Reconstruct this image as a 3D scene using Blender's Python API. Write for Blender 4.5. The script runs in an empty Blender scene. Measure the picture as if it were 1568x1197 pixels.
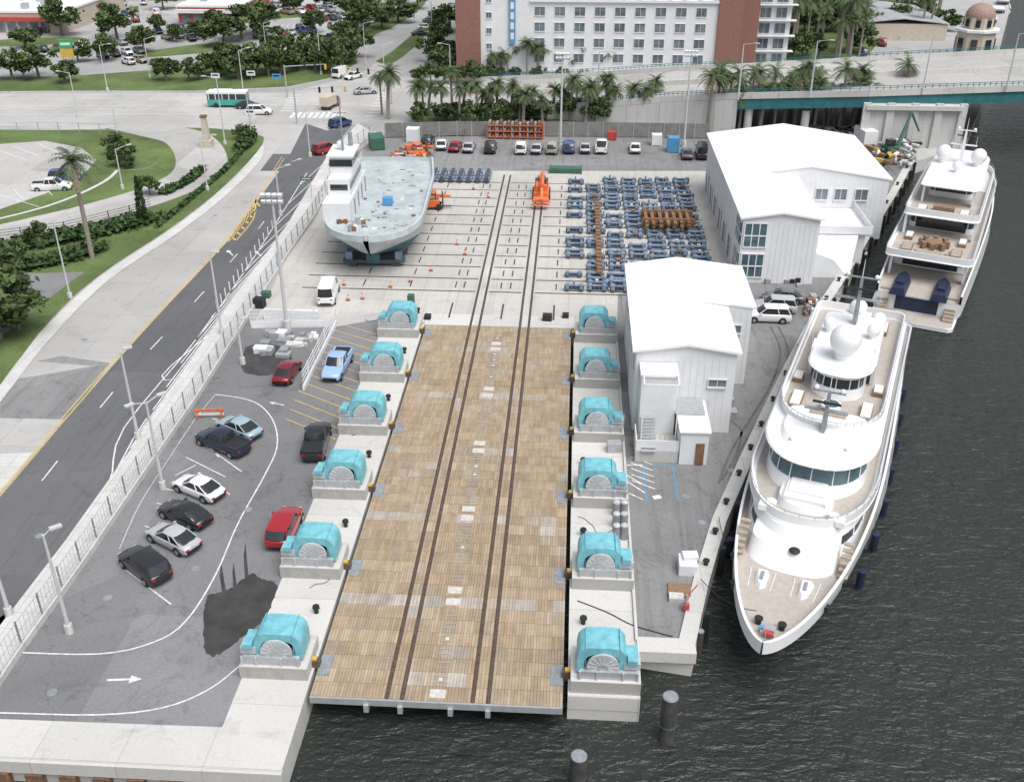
import bpy, math, random
from mathutils import Vector, Euler, Matrix
random.seed(7)
R=random.random
def U(a,b): return a+(b-a)*random.random()
# ------------------------------------------------------------------ camera survey
F=1560.0; CX,CY=784.0,598.5; H=46.7
CROT=Euler((math.radians(90-28.9),0,math.radians(3.47)),'XYZ'); CM=CROT.to_matrix()
def G(u,v,z=0.0):
    """surveyed position (metres) of a point at height z"""
    d=CM@Vector(((u-CX)/F,(CY-v)/F,-1.0)); t=(z-H)/d.z
    return (d.x*t,d.y*t)
def GP(pts,z=0.0): return [G(u,v,z) for u,v in pts]
sc=bpy.context.scene
cam=bpy.data.cameras.new("camera"); co=bpy.data.objects.new("camera",cam); sc.collection.objects.link(co)
co.location=(0,0,H); co.rotation_euler=CROT; cam.sensor_width=36; cam.lens=36*F/1568; cam.clip_end=6000; cam.clip_start=.5
sc.camera=co
# ------------------------------------------------------------------ materials
MATS={}
def L(nt,a,b): nt.links.new(a,b)
def rgba(c,k=1): return (min(1,c[0]*k),min(1,c[1]*k),min(1,c[2]*k),1)
def mat(name,col,rough=.6,var=.12,scale=1.2,metal=0,spec=.5,mode=None,coat=0):
    if name in MATS: return MATS[name]
    m=bpy.data.materials.new(name); m.use_nodes=True; nt=m.node_tree; n=nt.nodes; b=n['Principled BSDF']
    tc=n.new('ShaderNodeTexCoord'); nz=n.new('ShaderNodeTexNoise'); nz.inputs['Scale'].default_value=scale; nz.inputs['Detail'].default_value=3; nz.inputs['Roughness'].default_value=.7
    L(nt,tc.outputs['Object'],nz.inputs['Vector'])
    cr=n.new('ShaderNodeValToRGB'); cr.color_ramp.elements[0].position=.3; cr.color_ramp.elements[1].position=.7
    cr.color_ramp.elements[0].color=rgba(col,1-var); cr.color_ramp.elements[1].color=rgba(col,1+var)
    L(nt,nz.outputs['Fac'],cr.inputs['Fac']); out=cr.outputs['Color']
    if mode in('obj','attr'):
        cr.color_ramp.elements[0].color=(1-var,)*3+(1,); cr.color_ramp.elements[1].color=(1,1,1,1)
        mx=n.new('ShaderNodeMix'); mx.data_type='RGBA'; mx.blend_type='MULTIPLY'; mx.inputs[0].default_value=1
        L(nt,out,mx.inputs[6])
        if mode=='obj':
            oi=n.new('ShaderNodeObjectInfo'); L(nt,oi.outputs['Color'],mx.inputs[7])
        else:
            at=n.new('ShaderNodeAttribute'); at.attribute_name='Col'; L(nt,at.outputs['Color'],mx.inputs[7])
        out=mx.outputs[2]
    L(nt,out,b.inputs['Base Color'])
    b.inputs['Roughness'].default_value=rough; b.inputs['Metallic'].default_value=metal; b.inputs['Specular IOR Level'].default_value=spec
    if coat: b.inputs['Coat Weight'].default_value=coat; b.inputs['Coat Roughness'].default_value=.08
    MATS[name]=m; return m
def ground_mat(name,col,big=.25,fine=.2,stain=.35,joint=None,crack=0,patch=0,rough=.85,bigs=.06,streak=0):
    m=bpy.data.materials.new(name); m.use_nodes=True; nt=m.node_tree; n=nt.nodes; b=n['Principled BSDF']
    tc=n.new('ShaderNodeTexCoord'); V=tc.outputs['Object']
    def noise(s,d=6,r=.6,dist=0,vec=None):
        z=n.new('ShaderNodeTexNoise'); z.inputs['Scale'].default_value=s; z.inputs['Detail'].default_value=d; z.inputs['Roughness'].default_value=r; z.inputs['Distortion'].default_value=dist; L(nt,vec or V,z.inputs['Vector']); return z.outputs['Fac']
    def mr(i,a,b_,c,d):
        r=n.new('ShaderNodeMapRange'); r.inputs[1].default_value=a; r.inputs[2].default_value=b_; r.inputs[3].default_value=c; r.inputs[4].default_value=d; L(nt,i,r.inputs[0]); return r.outputs[0]
    def mul(a,b_):
        x=n.new('ShaderNodeMath'); x.operation='MULTIPLY'; L(nt,a,x.inputs[0]); L(nt,b_,x.inputs[1]); return x.outputs[0]
    k=mr(noise(bigs,3,.6,.6),.3,.7,1-big,1+big)
    k=mul(k,mr(noise(5,3,.75),.25,.75,1-fine,1+fine))
    k=mul(k,mr(noise(.35,6,.74,1.2),.54,.70,1,1-stain))
    k=mul(k,mr(noise(1.1,4,.7,.4),.58,.75,1,1+stain*.4))
    if streak:
        mp_=n.new('ShaderNodeMapping'); mp_.inputs['Scale'].default_value=(1.6,.07,1); L(nt,V,mp_.inputs[0]); k=mul(k,mr(noise(1,3,.6,.3,mp_.outputs[0]),.5,.7,1,1-streak))
    if patch:
        v=n.new('ShaderNodeTexVoronoi'); v.inputs['Scale'].default_value=patch; v.distance='CHEBYCHEV'; L(nt,V,v.inputs['Vector'])
        s=n.new('ShaderNodeSeparateColor'); L(nt,v.outputs['Color'],s.inputs[0]); k=mul(k,mr(s.outputs[0],0,1,.9,1.1))
    if crack:
        v=n.new('ShaderNodeTexVoronoi'); v.feature='DISTANCE_TO_EDGE'; v.inputs['Scale'].default_value=crack
        nn=n.new('ShaderNodeTexNoise'); nn.inputs['Scale'].default_value=.8; L(nt,V,nn.inputs['Vector'])
        ad=n.new('ShaderNodeVectorMath'); ad.operation='MULTIPLY_ADD'; ad.inputs[1].default_value=(3,3,0); L(nt,nn.outputs['Color'],ad.inputs[0]); L(nt,V,ad.inputs[2]); L(nt,ad.outputs[0],v.inputs['Vector'])
        k=mul(k,mr(v.outputs['Distance'],0,.012,.75,1))
    if joint:
        br=n.new('ShaderNodeTexBrick'); br.offset=0; br.inputs['Scale'].default_value=1; br.inputs['Brick Width'].default_value=joint[0]; br.inputs['Row Height'].default_value=joint[1]; br.inputs['Mortar Size'].default_value=.03; br.inputs['Mortar Smooth'].default_value=.3
        br.inputs['Color1'].default_value=(1,1,1,1); br.inputs['Color2'].default_value=(.9,.9,.9,1); br.inputs['Mortar'].default_value=(.68,.68,.68,1); L(nt,V,br.inputs['Vector'])
        k=mul(k,br.outputs['Color'])
    mx=n.new('ShaderNodeVectorMath'); mx.operation='SCALE'; mx.inputs[0].default_value=col; L(nt,k,mx.inputs['Scale'])
    L(nt,mx.outputs[0],b.inputs['Base Color']); b.inputs['Roughness'].default_value=rough; b.inputs['Specular IOR Level'].default_value=.3
    MATS[name]=m; return m
asph_lot=ground_mat('asphalt_lot',(.195,.195,.20),.16,.16,.3,crack=.16,patch=.05)
asph_svc=ground_mat('asphalt_service',(.225,.222,.222),.18,.16,.32,crack=.2,patch=.06,streak=.2)
asph_new=ground_mat('asphalt_road',(.125,.126,.133),.12,.12,.2,patch=.03,streak=.15)
asph_old=ground_mat('worn_road',(.42,.41,.395),.1,.08,.2,joint=(7,9),patch=.04)
asph_far=ground_mat('city_paving',(.36,.357,.352),.22,.12,.28,patch=.02,bigs=.02)
conc_yard=ground_mat('yard_concrete',(.50,.477,.445),.1,.08,.2,joint=(4.2,3.75),streak=.12)
conc=ground_mat('quay_concrete',(.56,.548,.52),.08,.08,.22,joint=(5,4.9))
conc_w=ground_mat('walk_concrete',(.57,.562,.545),.08,.08,.16,joint=(1.6,1.6))
grass=ground_mat('grass',(.105,.148,.05),.3,.35,.35,bigs=.09)
hedge_g=mat('hedge',(.045,.09,.028),.9,.5,2.5)
white=mat('white_gelcoat',(.78,.78,.785),.25,.03,.6,coat=.3)
whitewall=mat('white_wall',(.70,.708,.718),.6,.06,.5)
whiteroof=mat('white_roof',(.80,.80,.80),.5,.03,.25)
paintw=mat('line_white',(.64,.64,.63),.7,.3,2.2)
painty=mat('line_yellow',(.58,.40,.10),.7,.25,3)
paintb=mat('line_blue',(.08,.28,.5),.7,.2,3)
glass=mat('dark_glass',(.02,.03,.035),.08,.3,1,spec=.8)
glass2=mat('teal_glass',(.07,.13,.15),.08,.3,.7,spec=.8)
glassw=mat('window_glass',(.15,.18,.205),.12,.5,.35,spec=.7)
black=mat('black_rubber',(.018,.018,.02),.6,.2,3)
teak=mat('teak',(.36,.30,.24),.7,.15,2.5)
teakg=mat('grey_teak',(.42,.38,.34),.7,.12,2.5)
wicker=mat('wicker_brown',(.24,.15,.09),.7,.25,4)
steel=mat('galvanised_steel',(.42,.43,.44),.45,.12,2,metal=.3)
lampm=mat('lamp_pole_paint',(.5,.51,.51),.5,.08,2)
railm=mat('rail_steel',(.10,.07,.055),.6,.4,3)
slot=mat('rail_slot',(.06,.056,.053),.8,.4,3)
turq=mat('turquoise_cover',(.17,.45,.51),.5,.2,1.6)
winchg=mat('winch_grey',(.44,.46,.475),.5,.18,3)
blueb=mat('cradle_blue',(.175,.235,.315),.6,.35,.7)
blued=mat('cradle_dark_blue',(.07,.085,.115),.6,.35,1)
rust=mat('rust',(.20,.11,.06),.85,.4,2)
orange=mat('orange_paint',(.68,.16,.05),.5,.2,2)
yellow=mat('yellow_paint',(.6,.39,.07),.5,.2,2)
redp=mat('red_paint',(.42,.06,.05),.55,.2,2)
navy=mat('navy_cover',(.014,.022,.055),.5,.25,2)
teal=mat('bridge_teal',(.03,.15,.17),.5,.2,1)
green=mat('green_paint',(.045,.13,.09),.6,.25,2)
brick=mat('brick_wall',(.25,.125,.095),.85,.2,3)
bark=mat('bark',(.17,.14,.11),.9,.3,4)
palmbark=mat('palm_bark',(.27,.24,.20),.9,.25,5)
leaf=mat('leaves',(1,1,1),.6,.25,1,mode='attr',spec=.25)
wood=mat('deck_wood',(1,1,1),.85,.25,.9,mode='attr',spec=.2)
carp=mat('car_paint',(1,1,1),.25,.02,1,mode='obj',coat=.6)
cargl=mat('car_glass',(.02,.024,.026),.06,.2,1,spec=.8)
chrome=mat('wheel_alloy',(.4,.4,.4),.35,.1,3,metal=.6)
lightw=mat('headlight',(.75,.75,.72),.2,.05,3)
lightr=mat('tail_light',(.4,.015,.01),.3,.05,3)
skin=mat('skin',(.4,.22,.15),.6,.05,5)
hivis=mat('hi_vis',(.55,.75,.05),.7,.05,5)
cloth=mat('dark_cloth',(.04,.05,.08),.8,.2,5)
tanw=mat('tan_stucco',(.5,.44,.36),.8,.1,1)
wetm=mat('wet_asphalt',(.05,.047,.044),.3,.35,.6)
tyre=ground_mat('tyre_marks',(.13,.128,.126),.3,.3,.5,bigs=.3)
pile=mat('pile_dark',(.06,.057,.055),.7,.4,2)
cgrey=mat('cover_grey',(.24,.26,.28),.65,.25,2)
grate=mat('grate_panel',(.52,.50,.47),.7,.2,3)
# water
m=bpy.data.materials.new('water'); m.use_nodes=True; nt=m.node_tree; n=nt.nodes; b=n['Principled BSDF']
tc=n.new('ShaderNodeTexCoord'); mp=n.new('ShaderNodeMapping'); mp.inputs['Rotation'].default_value=(0,0,math.radians(-28)); mp.inputs['Scale'].default_value=(.8,1.7,1); L(nt,tc.outputs['Object'],mp.inputs[0])
hs=None
for s,w in((.16,.55),(.75,.9),(2.2,.36)):
    z=n.new('ShaderNodeTexNoise'); z.inputs['Scale'].default_value=s; z.inputs['Detail'].default_value=3; z.inputs['Distortion'].default_value=.6; L(nt,mp.outputs[0],z.inputs['Vector'])
    q=n.new('ShaderNodeMath'); q.operation='MULTIPLY_ADD'; q.inputs[1].default_value=w; L(nt,z.outputs['Fac'],q.inputs[0])
    if hs is None: q.inputs[2].default_value=0
    else: L(nt,hs,q.inputs[2])
    hs=q.outputs[0]
bp=n.new('ShaderNodeBump'); bp.inputs['Strength'].default_value=1; bp.inputs['Distance'].default_value=.42; L(nt,hs,bp.inputs['Height']); L(nt,bp.outputs['Normal'],b.inputs['Normal'])
z=n.new('ShaderNodeTexNoise'); z.inputs['Scale'].default_value=.02; L(nt,tc.outputs['Object'],z.inputs['Vector']); cr=n.new('ShaderNodeValToRGB'); cr.color_ramp.elements[0].color=(.021,.025,.022,1); cr.color_ramp.elements[1].color=(.033,.038,.034,1); L(nt,z.outputs['Fac'],cr.inputs[0]); L(nt,cr.outputs[0],b.inputs['Base Color'])
b.inputs['Roughness'].default_value=.12; b.inputs['IOR'].default_value=1.33; water=m
# ------------------------------------------------------------------ mesh builder
def link(o,parent=None):
    sc.collection.objects.link(o)
    if parent: o.parent=parent
    return o
def empty(name,loc=(0,0,0),rz=0):
    e=bpy.data.objects.new(name,None); link(e); e.location=loc; e.rotation_euler=(0,0,rz); return e
class MB:
    def __init__(s): s.v=[];s.f=[];s.m=[];s.mats=[];s.c=[]
    def mi(s,mt):
        if mt not in s.mats: s.mats.append(mt)
        return s.mats.index(mt)
    def add(s,vs,fs,mt,col=None):
        o=len(s.v); s.v+=[tuple(v) for v in vs]; i=s.mi(mt)
        for f in fs: s.f.append([o+k for k in f]); s.m.append(i); s.c.append(col or (1,1,1))
    def bx(s,x0,x1,y0,y1,z0,z1,mt,col=None):
        s.add([(x0,y0,z0),(x1,y0,z0),(x1,y1,z0),(x0,y1,z0),(x0,y0,z1),(x1,y0,z1),(x1,y1,z1),(x0,y1,z1)],[(3,2,1,0),(4,5,6,7),(0,1,5,4),(1,2,6,5),(2,3,7,6),(3,0,4,7)],mt,col)
    def rb(s,cx,cy,cz,sx,sy,sz,mt,rz=0,rx=0,ry=0,col=None):
        M=Matrix.Translation((cx,cy,cz))@Euler((rx,ry,rz)).to_matrix().to_4x4()
        vs=[M@Vector((a*sx/2,b_*sy/2,c*sz/2)) for a,b_,c in((-1,-1,-1),(1,-1,-1),(1,1,-1),(-1,1,-1),(-1,-1,1),(1,-1,1),(1,1,1),(-1,1,1))]
        s.add(vs,[(3,2,1,0),(4,5,6,7),(0,1,5,4),(1,2,6,5),(2,3,7,6),(3,0,4,7)],mt,col)
    def cyl(s,p0,p1,r0,r1,mt,n=10,caps=True):
        p0=Vector(p0);p1=Vector(p1);d=(p1-p0); 
        if d.length<1e-6: return
        d.normalize(); a=d.orthogonal().normalized(); b_=d.cross(a)
        vs=[]
        for p,r in((p0,r0),(p1,r1)):
            for i in range(n):
                t=2*math.pi*i/n; vs.append(p+(a*math.cos(t)+b_*math.sin(t))*r)
        fs=[(i,(i+1)%n,n+(i+1)%n,n+i) for i in range(n)]
        if caps: fs+=[tuple(range(n-1,-1,-1)),tuple(range(n,2*n))]
        s.add(vs,fs,mt)
    def prism(s,poly,z0,z1,mt,top=None,poly2=None):
        n=len(poly); p2=poly2 or poly
        vs=[(x,y,z0) for x,y in poly]+[(x,y,z1) for x,y in p2]
        s.add(vs,[(i,(i+1)%n,n+(i+1)%n,n+i) for i in range(n)]+[tuple(range(n-1,-1,-1))],mt)
        s.add([(x,y,z1) for x,y in p2],[tuple(range(n))],top or mt)
    def sheet(s,poly,z,mt): s.add([(x,y,z) for x,y in poly],[tuple(range(len(poly)))],mt)
    def line(s,pts,w,z,mt):
        n=len(pts); P=[Vector((p[0],p[1],0)) for p in pts]; vs=[]
        for i in range(n):
            a=P[max(i-1,0)]; b_=P[min(i+1,n-1)]; d=(b_-a).normalized(); nn=Vector((-d.y,d.x,0))*w/2
            vs+= [(P[i].x+nn.x,P[i].y+nn.y,z),(P[i].x-nn.x,P[i].y-nn.y,z)]
        s.add(vs,[(2*i,2*i+1,2*i+3,2*i+2) for i in range(n-1)],mt)
    def sph(s,c,r,mt,n=16,m_=10,sz=1):
        vs=[];fs=[]
        for j in range(m_+1):
            ph=math.pi*j/m_
            for i in range(n):
                t=2*math.pi*i/n; vs.append((c[0]+r*math.sin(ph)*math.cos(t),c[1]+r*math.sin(ph)*math.sin(t),c[2]+r*sz*math.cos(ph)))
        for j in range(m_):
            for i in range(n): fs.append((j*n+i,(j+1)*n+i,(j+1)*n+(i+1)%n,j*n+(i+1)%n))
        s.add(vs,fs,mt)
    def mesh(s,name,smooth=True):
        me=bpy.data.meshes.new(name); me.from_pydata(s.v,[],s.f)
        for q in s.mats: me.materials.append(q)
        me.polygons.foreach_set('material_index',s.m)
        if any(m_ in(leaf,wood) for m_ in s.mats):
            at=me.color_attributes.new('Col','FLOAT_COLOR','CORNER'); d=[]
            for f,c in zip(s.f,s.c): d+=[c[0],c[1],c[2],1]*len(f)
            at.data.foreach_set('color',d)
        me.update()
        if smooth:
            me.polygons.foreach_set('use_smooth',[True]*len(me.polygons)); me.set_sharp_from_angle(angle=.55)
        return me
    def obj(s,name,loc=(0,0,0),rz=0,parent=None,bevel=0,smooth=True):
        o=bpy.data.objects.new(name,s.mesh(name,smooth)); link(o,parent); o.location=loc; o.rotation_euler=(0,0,rz)
        if bevel:
            md=o.modifiers.new('bevel','BEVEL'); md.width=bevel; md.segments=2; md.limit_method='ANGLE'; md.angle_limit=.7
        return o
def inst(name,me,loc,rz=0,s=1,col=None):
    o=bpy.data.objects.new(name,me); link(o); o.location=loc; o.rotation_euler=(0,0,rz); o.scale=(s,s,s) if not isinstance(s,tuple) else s
    if col: o.color=(*col,1)
    return o
def crom(pts,k=6):
    out=[]; n=len(pts)
    for i in range(n-1):
        p0=pts[max(i-1,0)];p1=pts[i];p2=pts[i+1];p3=pts[min(i+2,n-1)]
        for j in range(k):
            t=j/k; out.append(tuple(.5*((2*p1[a])+(-p0[a]+p2[a])*t+(2*p0[a]-5*p1[a]+4*p2[a]-p3[a])*t*t+(-p0[a]+3*p1[a]-3*p2[a]+p3[a])*t**3) for a in range(len(p1))))
    out.append(tuple(pts[-1])); return out
def sheet(name,px,z,mt,smooth=False,world=False,jit=0):
    p=px if world else GP(px)
    if smooth: p=crom(p+[p[0]],6 if jit else 4)[:-1]
    if jit: p=[(x+U(-jit,jit),y+U(-jit,jit)) for x,y in p]
    b_=MB(); b_.sheet(p,z,mt); return b_.obj(name,smooth=False)
# ------------------------------------------------------------------ water, land
b_=MB(); b_.sheet([(-4000,-4000),(4000,-4000),(4000,4000),(-4000,4000)],-2,water); b_.obj('water',smooth=False)
XL,XR,DY0,DY1=-15.45,.65,45.0,98.6
wallpx=[(1062,1000),(1085,895),(1112,800),(1150,712),(1182,640),(1220,560),(1262,478),(1300,420),(1335,360),(1372,300),(1400,248)]
seaw=GP(wallpx)
shore=[(-3500,39.3),(XL,39.3),(XL,DY1),(XR,DY1),(XR,46),(5.1,46),(5.2,50.7)]+seaw+GP([(1476,224),(1500,168),(1532,70),(1546,15)])+[(210,700),(500,3500),(-3500,3500)]
land=MB(); n_=len(shore)
land.sheet(shore,0,asph_far)
land.add([(x,y,0) for x,y in shore]+[(x,y,-6) for x,y in shore],[(i,i+1,n_+i+1,n_+i) for i in range(n_-3)],conc)
land.obj('ground',smooth=False)
b_=MB(); b_.prism([(230,-3500),(3500,-3500),(3500,3400),(620,3400),(300,700),(230,200)],-6,.3,conc,asph_far); b_.obj('far_bank_ground',smooth=False)
fenceline=GP([(-70,1150),(35,993),(125,868),(215,735),(300,612),(385,478)])
fenceline2=GP([(385,478),(440,392),(480,335),(508,285),(540,232),(575,206)])
sheet('parking_lot_pavement',GP([(-300,1128)])+[(-19.8,42.2),(-19.8,100)]+GP([(515,500),(385,503)])+fenceline[::-1],.006,asph_lot,world=True)
sheet('quay_pavement',[(-80,39.3),(XL,39.3),(XL,98.6),(-19.8,98.6),(-19.8,42.2),(-80,41.4)],.012,conc,world=True)
sheet('pier_pavement',[(XR,46),(5.1,46),(5.2,50.7),(5.2,98.6),(XR,98.6)],.012,conc,world=True)
yardp=GP([(385,503)])+[(-19.8,101.5),(-19.8,98.6),(5.2,98.6),(5.6,108)]+GP([(1150,432),(1100,300),(1080,262),(600,262),(520,262),(480,340),(440,395)])
sheet('yard_pavement',yardp,.010,conc_yard,world=True)
sheet('back_yard_pavement',[(600,262),(1100,262),(1088,205),(590,206),(540,235),(520,262)],.006,asph_svc)
sheet('service_road_pavement',[(5.2,98.6),(5.2,50.7)]+seaw[:]+GP([(1330,215),(1085,215),(1100,300),(1150,432)])+[(5.6,108)],.008,asph_svc,world=True)
mk=MB()
for i in range(13):
    t=i/12; y=78+t*21; mk.line([(-25.2-.06*i,y),(-20,y-3.2)],.1,.016,painty)
# seawall cap
b_=MB(); n=len(seaw)
inn=[]
for i,p in enumerate(seaw):
    a=Vector(seaw[max(i-1,0)]);c=Vector(seaw[min(i+1,n-1)]); d=(c-a).normalized(); inn.append((p[0]-d.y*1.1,p[1]+d.x*1.1))
b_.prism(seaw+inn[::-1],-.5,.18,conc); b_.bx(5.1,8.9,49.9,51.3,-.7,.17,conc); b_.obj('seawall',smooth=False)
b_=MB()
for i in range(n-1):
    a=Vector(seaw[i]);c=Vector(seaw[i+1]); d=(c-a); Ld=d.length; d.normalize(); k=max(1,int(Ld/4.2))
    for j in range(k):
        p=a+d*(Ld*(j+.5)/k)+Vector((d.y,-d.x))*.35
        b_.cyl((p.x,p.y,-4),(p.x,p.y,.55),.24,.24,black,8)
b_.obj('fender_piles')
b_=MB()
for i in range(1,n-1):
    for f in(.25,.75):
        p=Vector(inn[i]).lerp(Vector(inn[i+1]),f)*.5+Vector(seaw[i]).lerp(Vector(seaw[i+1]),f)*.5
        b_.cyl((p.x,p.y,.18),(p.x,p.y,.55),.16,.13,black,8); b_.cyl((p.x,p.y,.5),(p.x,p.y,.62),.25,.25,black,8)
b_.obj('mooring_bollards')
b_=MB()
for i in range(30):
    x=-16-i*2.0
    b_.bx(x-.5,x+.5,38.9,39.28,-3,-1.0,rust)
b_.bx(-80,-15.4,38.95,39.28,-.9,.014,conc); b_.obj('quay_edge_fenders',smooth=False)
sheet('wet_patch',[(312,965),(314,930),(318,912),(338,906),(358,898),(375,884),(388,878),(402,886),(424,896),(416,925),(398,955),(372,975),(350,992),(325,1005),(312,990)],.014,wetm,smooth=True,jit=.08)
for p in([(340,905),(336,880),(339,862),(342,880),(346,905)],[(357,898),(356,875),(358,860),(360,878),(363,898)],[(375,886),(373,850),(376,830),(378,855),(381,884)]): 
    mk.sheet(GP(p),.0145,wetm)
sheet('wet_patch',[(370,545),(380,530),(420,528),(445,540),(440,560),(410,575),(375,570)],.014,wetm,smooth=True,jit=.12)
for px in([(1180,500),(1195,540),(1180,590),(1150,640),(1120,690),(1100,740)],[(1192,500),(1207,540),(1192,590),(1163,640),(1134,690),(1115,740)],[(1240,400),(1275,350),(1300,310)],[(1110,640),(1135,660),(1125,700),(1105,735)]):
    mk.line(crom(GP(px),5),.22,.0125,tyre)
# ------------------------------------------------------------------ roads at left
sheet('main_road',[(-300,1310),(-200,1260),(0,960),(100,830),(200,690),(345,480),(385,420),(440,345),(500,240),(540,190),(600,150),(560,120),(470,180),(440,245),(400,300),(350,368),(240,483),(130,605),(0,757),(-300,1110)],.004,asph_new)
sheet('old_road',[(-300,1110),(0,757),(130,605),(240,483),(350,368),(400,300),(440,245),(470,185),(560,120),(470,148),(395,205),(385,240),(330,298),(255,355),(150,425),(75,495),(0,590),(-300,930)],.005,asph_old)
side=MB()
side.prism(GP([(-200,1250),(0,960),(100,830),(200,690),(345,480),(385,420),(440,345),(500,242),(548,190),(575,206),(540,234),(508,287),(480,337),(440,394),(385,480),(300,614),(215,737),(125,870),(35,995),(-70,1152)]),-.1,.13,conc_w); side.obj('sidewalk',smooth=False)
def PL(px,w,z,mt,smooth=True): mk.line(crom(GP(px),4) if smooth else GP(px),w,z,mt)
Z=.011
for px in([(-100,865),(0,752),(130,600),(240,478),(345,365),(395,296),(432,240)],[(-98,872),(2,757),(133,604),(243,481),(348,368),(398,299),(435,243)]): PL(px,.11,Z,painty)
def dashed(px,w,dash,gap,mt,z=Z):
    p=crom(GP(px),8); acc=0; seg=[p[0]]; on=True
    for i in range(1,len(p)):
        a=Vector(p[i-1]);c=Vector(p[i]); l=(c-a).length; pos=0
        while pos<l-1e-9:
            lim=(dash if on else gap)-acc; st=min(lim,l-pos); pos+=st; acc+=st; q=a.lerp(c,pos/l)
            if on: seg.append((q.x,q.y))
            if acc>=(dash if on else gap)-1e-6:
                if on and len(seg)>1: mk.line(seg,w,z,mt)
                on=not on; acc=0; seg=[(q.x,q.y)]
dashed([(-50,880),(45,760),(190,580),(300,460),(400,345),(455,262)],.12,3,9,paintw)
PL([(-60,1035),(30,925),(85,860),(165,745),(190,655),(300,520),(395,385),(470,265)],.12,Z,paintw)
pk=crom(GP([(30,925),(85,860),(165,745),(215,660),(300,520),(395,385),(470,265)]),12)
ed=crom(GP([(0,960),(100,830),(200,690),(345,480),(385,420),(440,345),(500,242)]),12)
for i in range(0,72,3):
    a=pk[i];c=ed[min(i+1,len(ed)-1)]; mk.line([a,c],.12,Z,paintw)
for px in([(165,745),(205,670),(225,640)],[(248,575),(262,560),(320,512),(330,520),(275,580),(252,582),(248,575)]): PL(px,.13,Z+.001,paintw,False)
for i in range(7): 
    t=i/6; mk.line(GP([(352+t*38,362-t*55),(362+t*36,368-t*52)]),.3,Z,painty)
PL([(350,370),(385,325),(392,305)],.15,Z,painty); PL([(362,368),(388,335),(392,305)],.15,Z,painty)
for i,p in enumerate(([(0,695),(50,693),(0,752)],[(0,585),(170,556),(100,642),(0,640)],[(55,553),(95,545),(170,556),(140,560)])):
    mk.sheet(GP(p),.009+.0004*i,conc_w if i==0 else asph_svc)
mk.sheet(GP([(398,262),(430,262),(450,236),(418,236)]),.0095,asph_new)
def arrow(u,v,ang,s=1,z=.016):
    x,y=G(u,v); c,sn=math.cos(ang),math.sin(ang)
    P=[(-1.2,-.09),(.3,-.09),(.3,-.35),(1.1,0),(.3,.35),(.3,.09),(-1.2,.09)]
    mk.sheet([(x+(a*c-b2*sn)*s,y+(a*sn+b2*c)*s) for a,b2 in P],z,paintw)
arrow(192,1040,.1,.95); arrow(423,618,math.pi-.3,.7); arrow(352,387,2.2,1,.0115); arrow(395,388,2.2,1,.0115); arrow(455,245,1,1,.0115)
PL([(-120,1000),(0,998),(150,1001),(235,983),(285,950),(330,880),(365,800),(405,728),(424,685),(420,648),(400,622),(372,610),(330,604)],.11,.0165,paintw)
PL([(-120,1090),(0,1091),(150,1094),(250,1083),(320,1055),(368,1018)],.11,.0165,paintw)
PL([(330,604),(300,640),(260,700),(215,770),(183,840)],.05,.0165,paintw)
for a,c in(((305,665),(335,700)),((325,640),(392,668)),((285,700),(345,730)),((268,728),(300,712)),((240,770),(325,795)),((222,805),(292,832)),((183,865),(262,925)),((205,835),(250,860)),((300,672),(370,722)),((252,748),(318,762)),((320,735),(352,757))):
    mk.line(GP([a,c]),.1,.0165,paintw)
for a,c in(((960,712),(985,712)),((985,712),(990,768)),((1030,712),(1038,766)),((985,712),(1030,712)),((940,716),(985,742)),((950,730),(988,755)),((930,740),(985,765))):
    mk.line(GP([a,c]),.11,.0165,paintb if a[0]>=985 else paintw)
mk.line(GP([(1000,762),(1012,760)]),.5,.0165,paintw)
for i in range(5): mk.line([(5.6,73.5-i*.9),(7.4,72.4-i*.9)],.11,.017,paintw)
mk.obj('road_markings',smooth=False)
b_=MB()
for u,v in((165,915),(505,560),(300,870),(80,1060),(380,780),(1075,800),(1120,720),(1050,760),(330,330),(130,520),(60,820)): x,y=G(u,v); b_.cyl((x,y,-.1),(x,y,.019),.32,.32,cgrey,16)
b_.obj('manhole_covers')
# ------------------------------------------------------------------ rails
b_=MB(); RX=[-10.45,-9.5,-5.15,-4.2]
for x in RX:
    b_.bx(x-.13,x+.13,98.6,153,.012,.018,slot); b_.bx(x-.045,x+.045,98.6,153,.018,.05,railm)
TY=[107.8+3.75*i for i in range(12)]
for y in TY:
    for a,c in((-31+ (y-108)*-.02,RX[0]-.3),(RX[1]+.3,RX[2]-.3),(RX[3]+.3,17.8)):
        b_.bx(a,c,y-.13,y+.13,.014,.022,slot); b_.bx(a,c,y-.04,y+.04,.022,.05,railm)
for i in range(11):
    for x in(-24,-18.5,-13.2,-12.2,-7.9,-6.8,-1.5,4.5,10):
        y=TY[i]+1.9
        b_.bx(x-.08,x+.08,y-.9,y+.9,.014,.024,slot)
for x in(-13,-7.3,-1.6): b_.bx(x-.1,x+.1,100.5,104.5,.014,.024,slot)
b_.obj('transfer_rails',smooth=False)
sheet('apron_pavement',[(-15.45,98.62),(.65,98.62),(.65,101.5),(-15.45,101.5)],.0112,conc,world=True)
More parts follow.
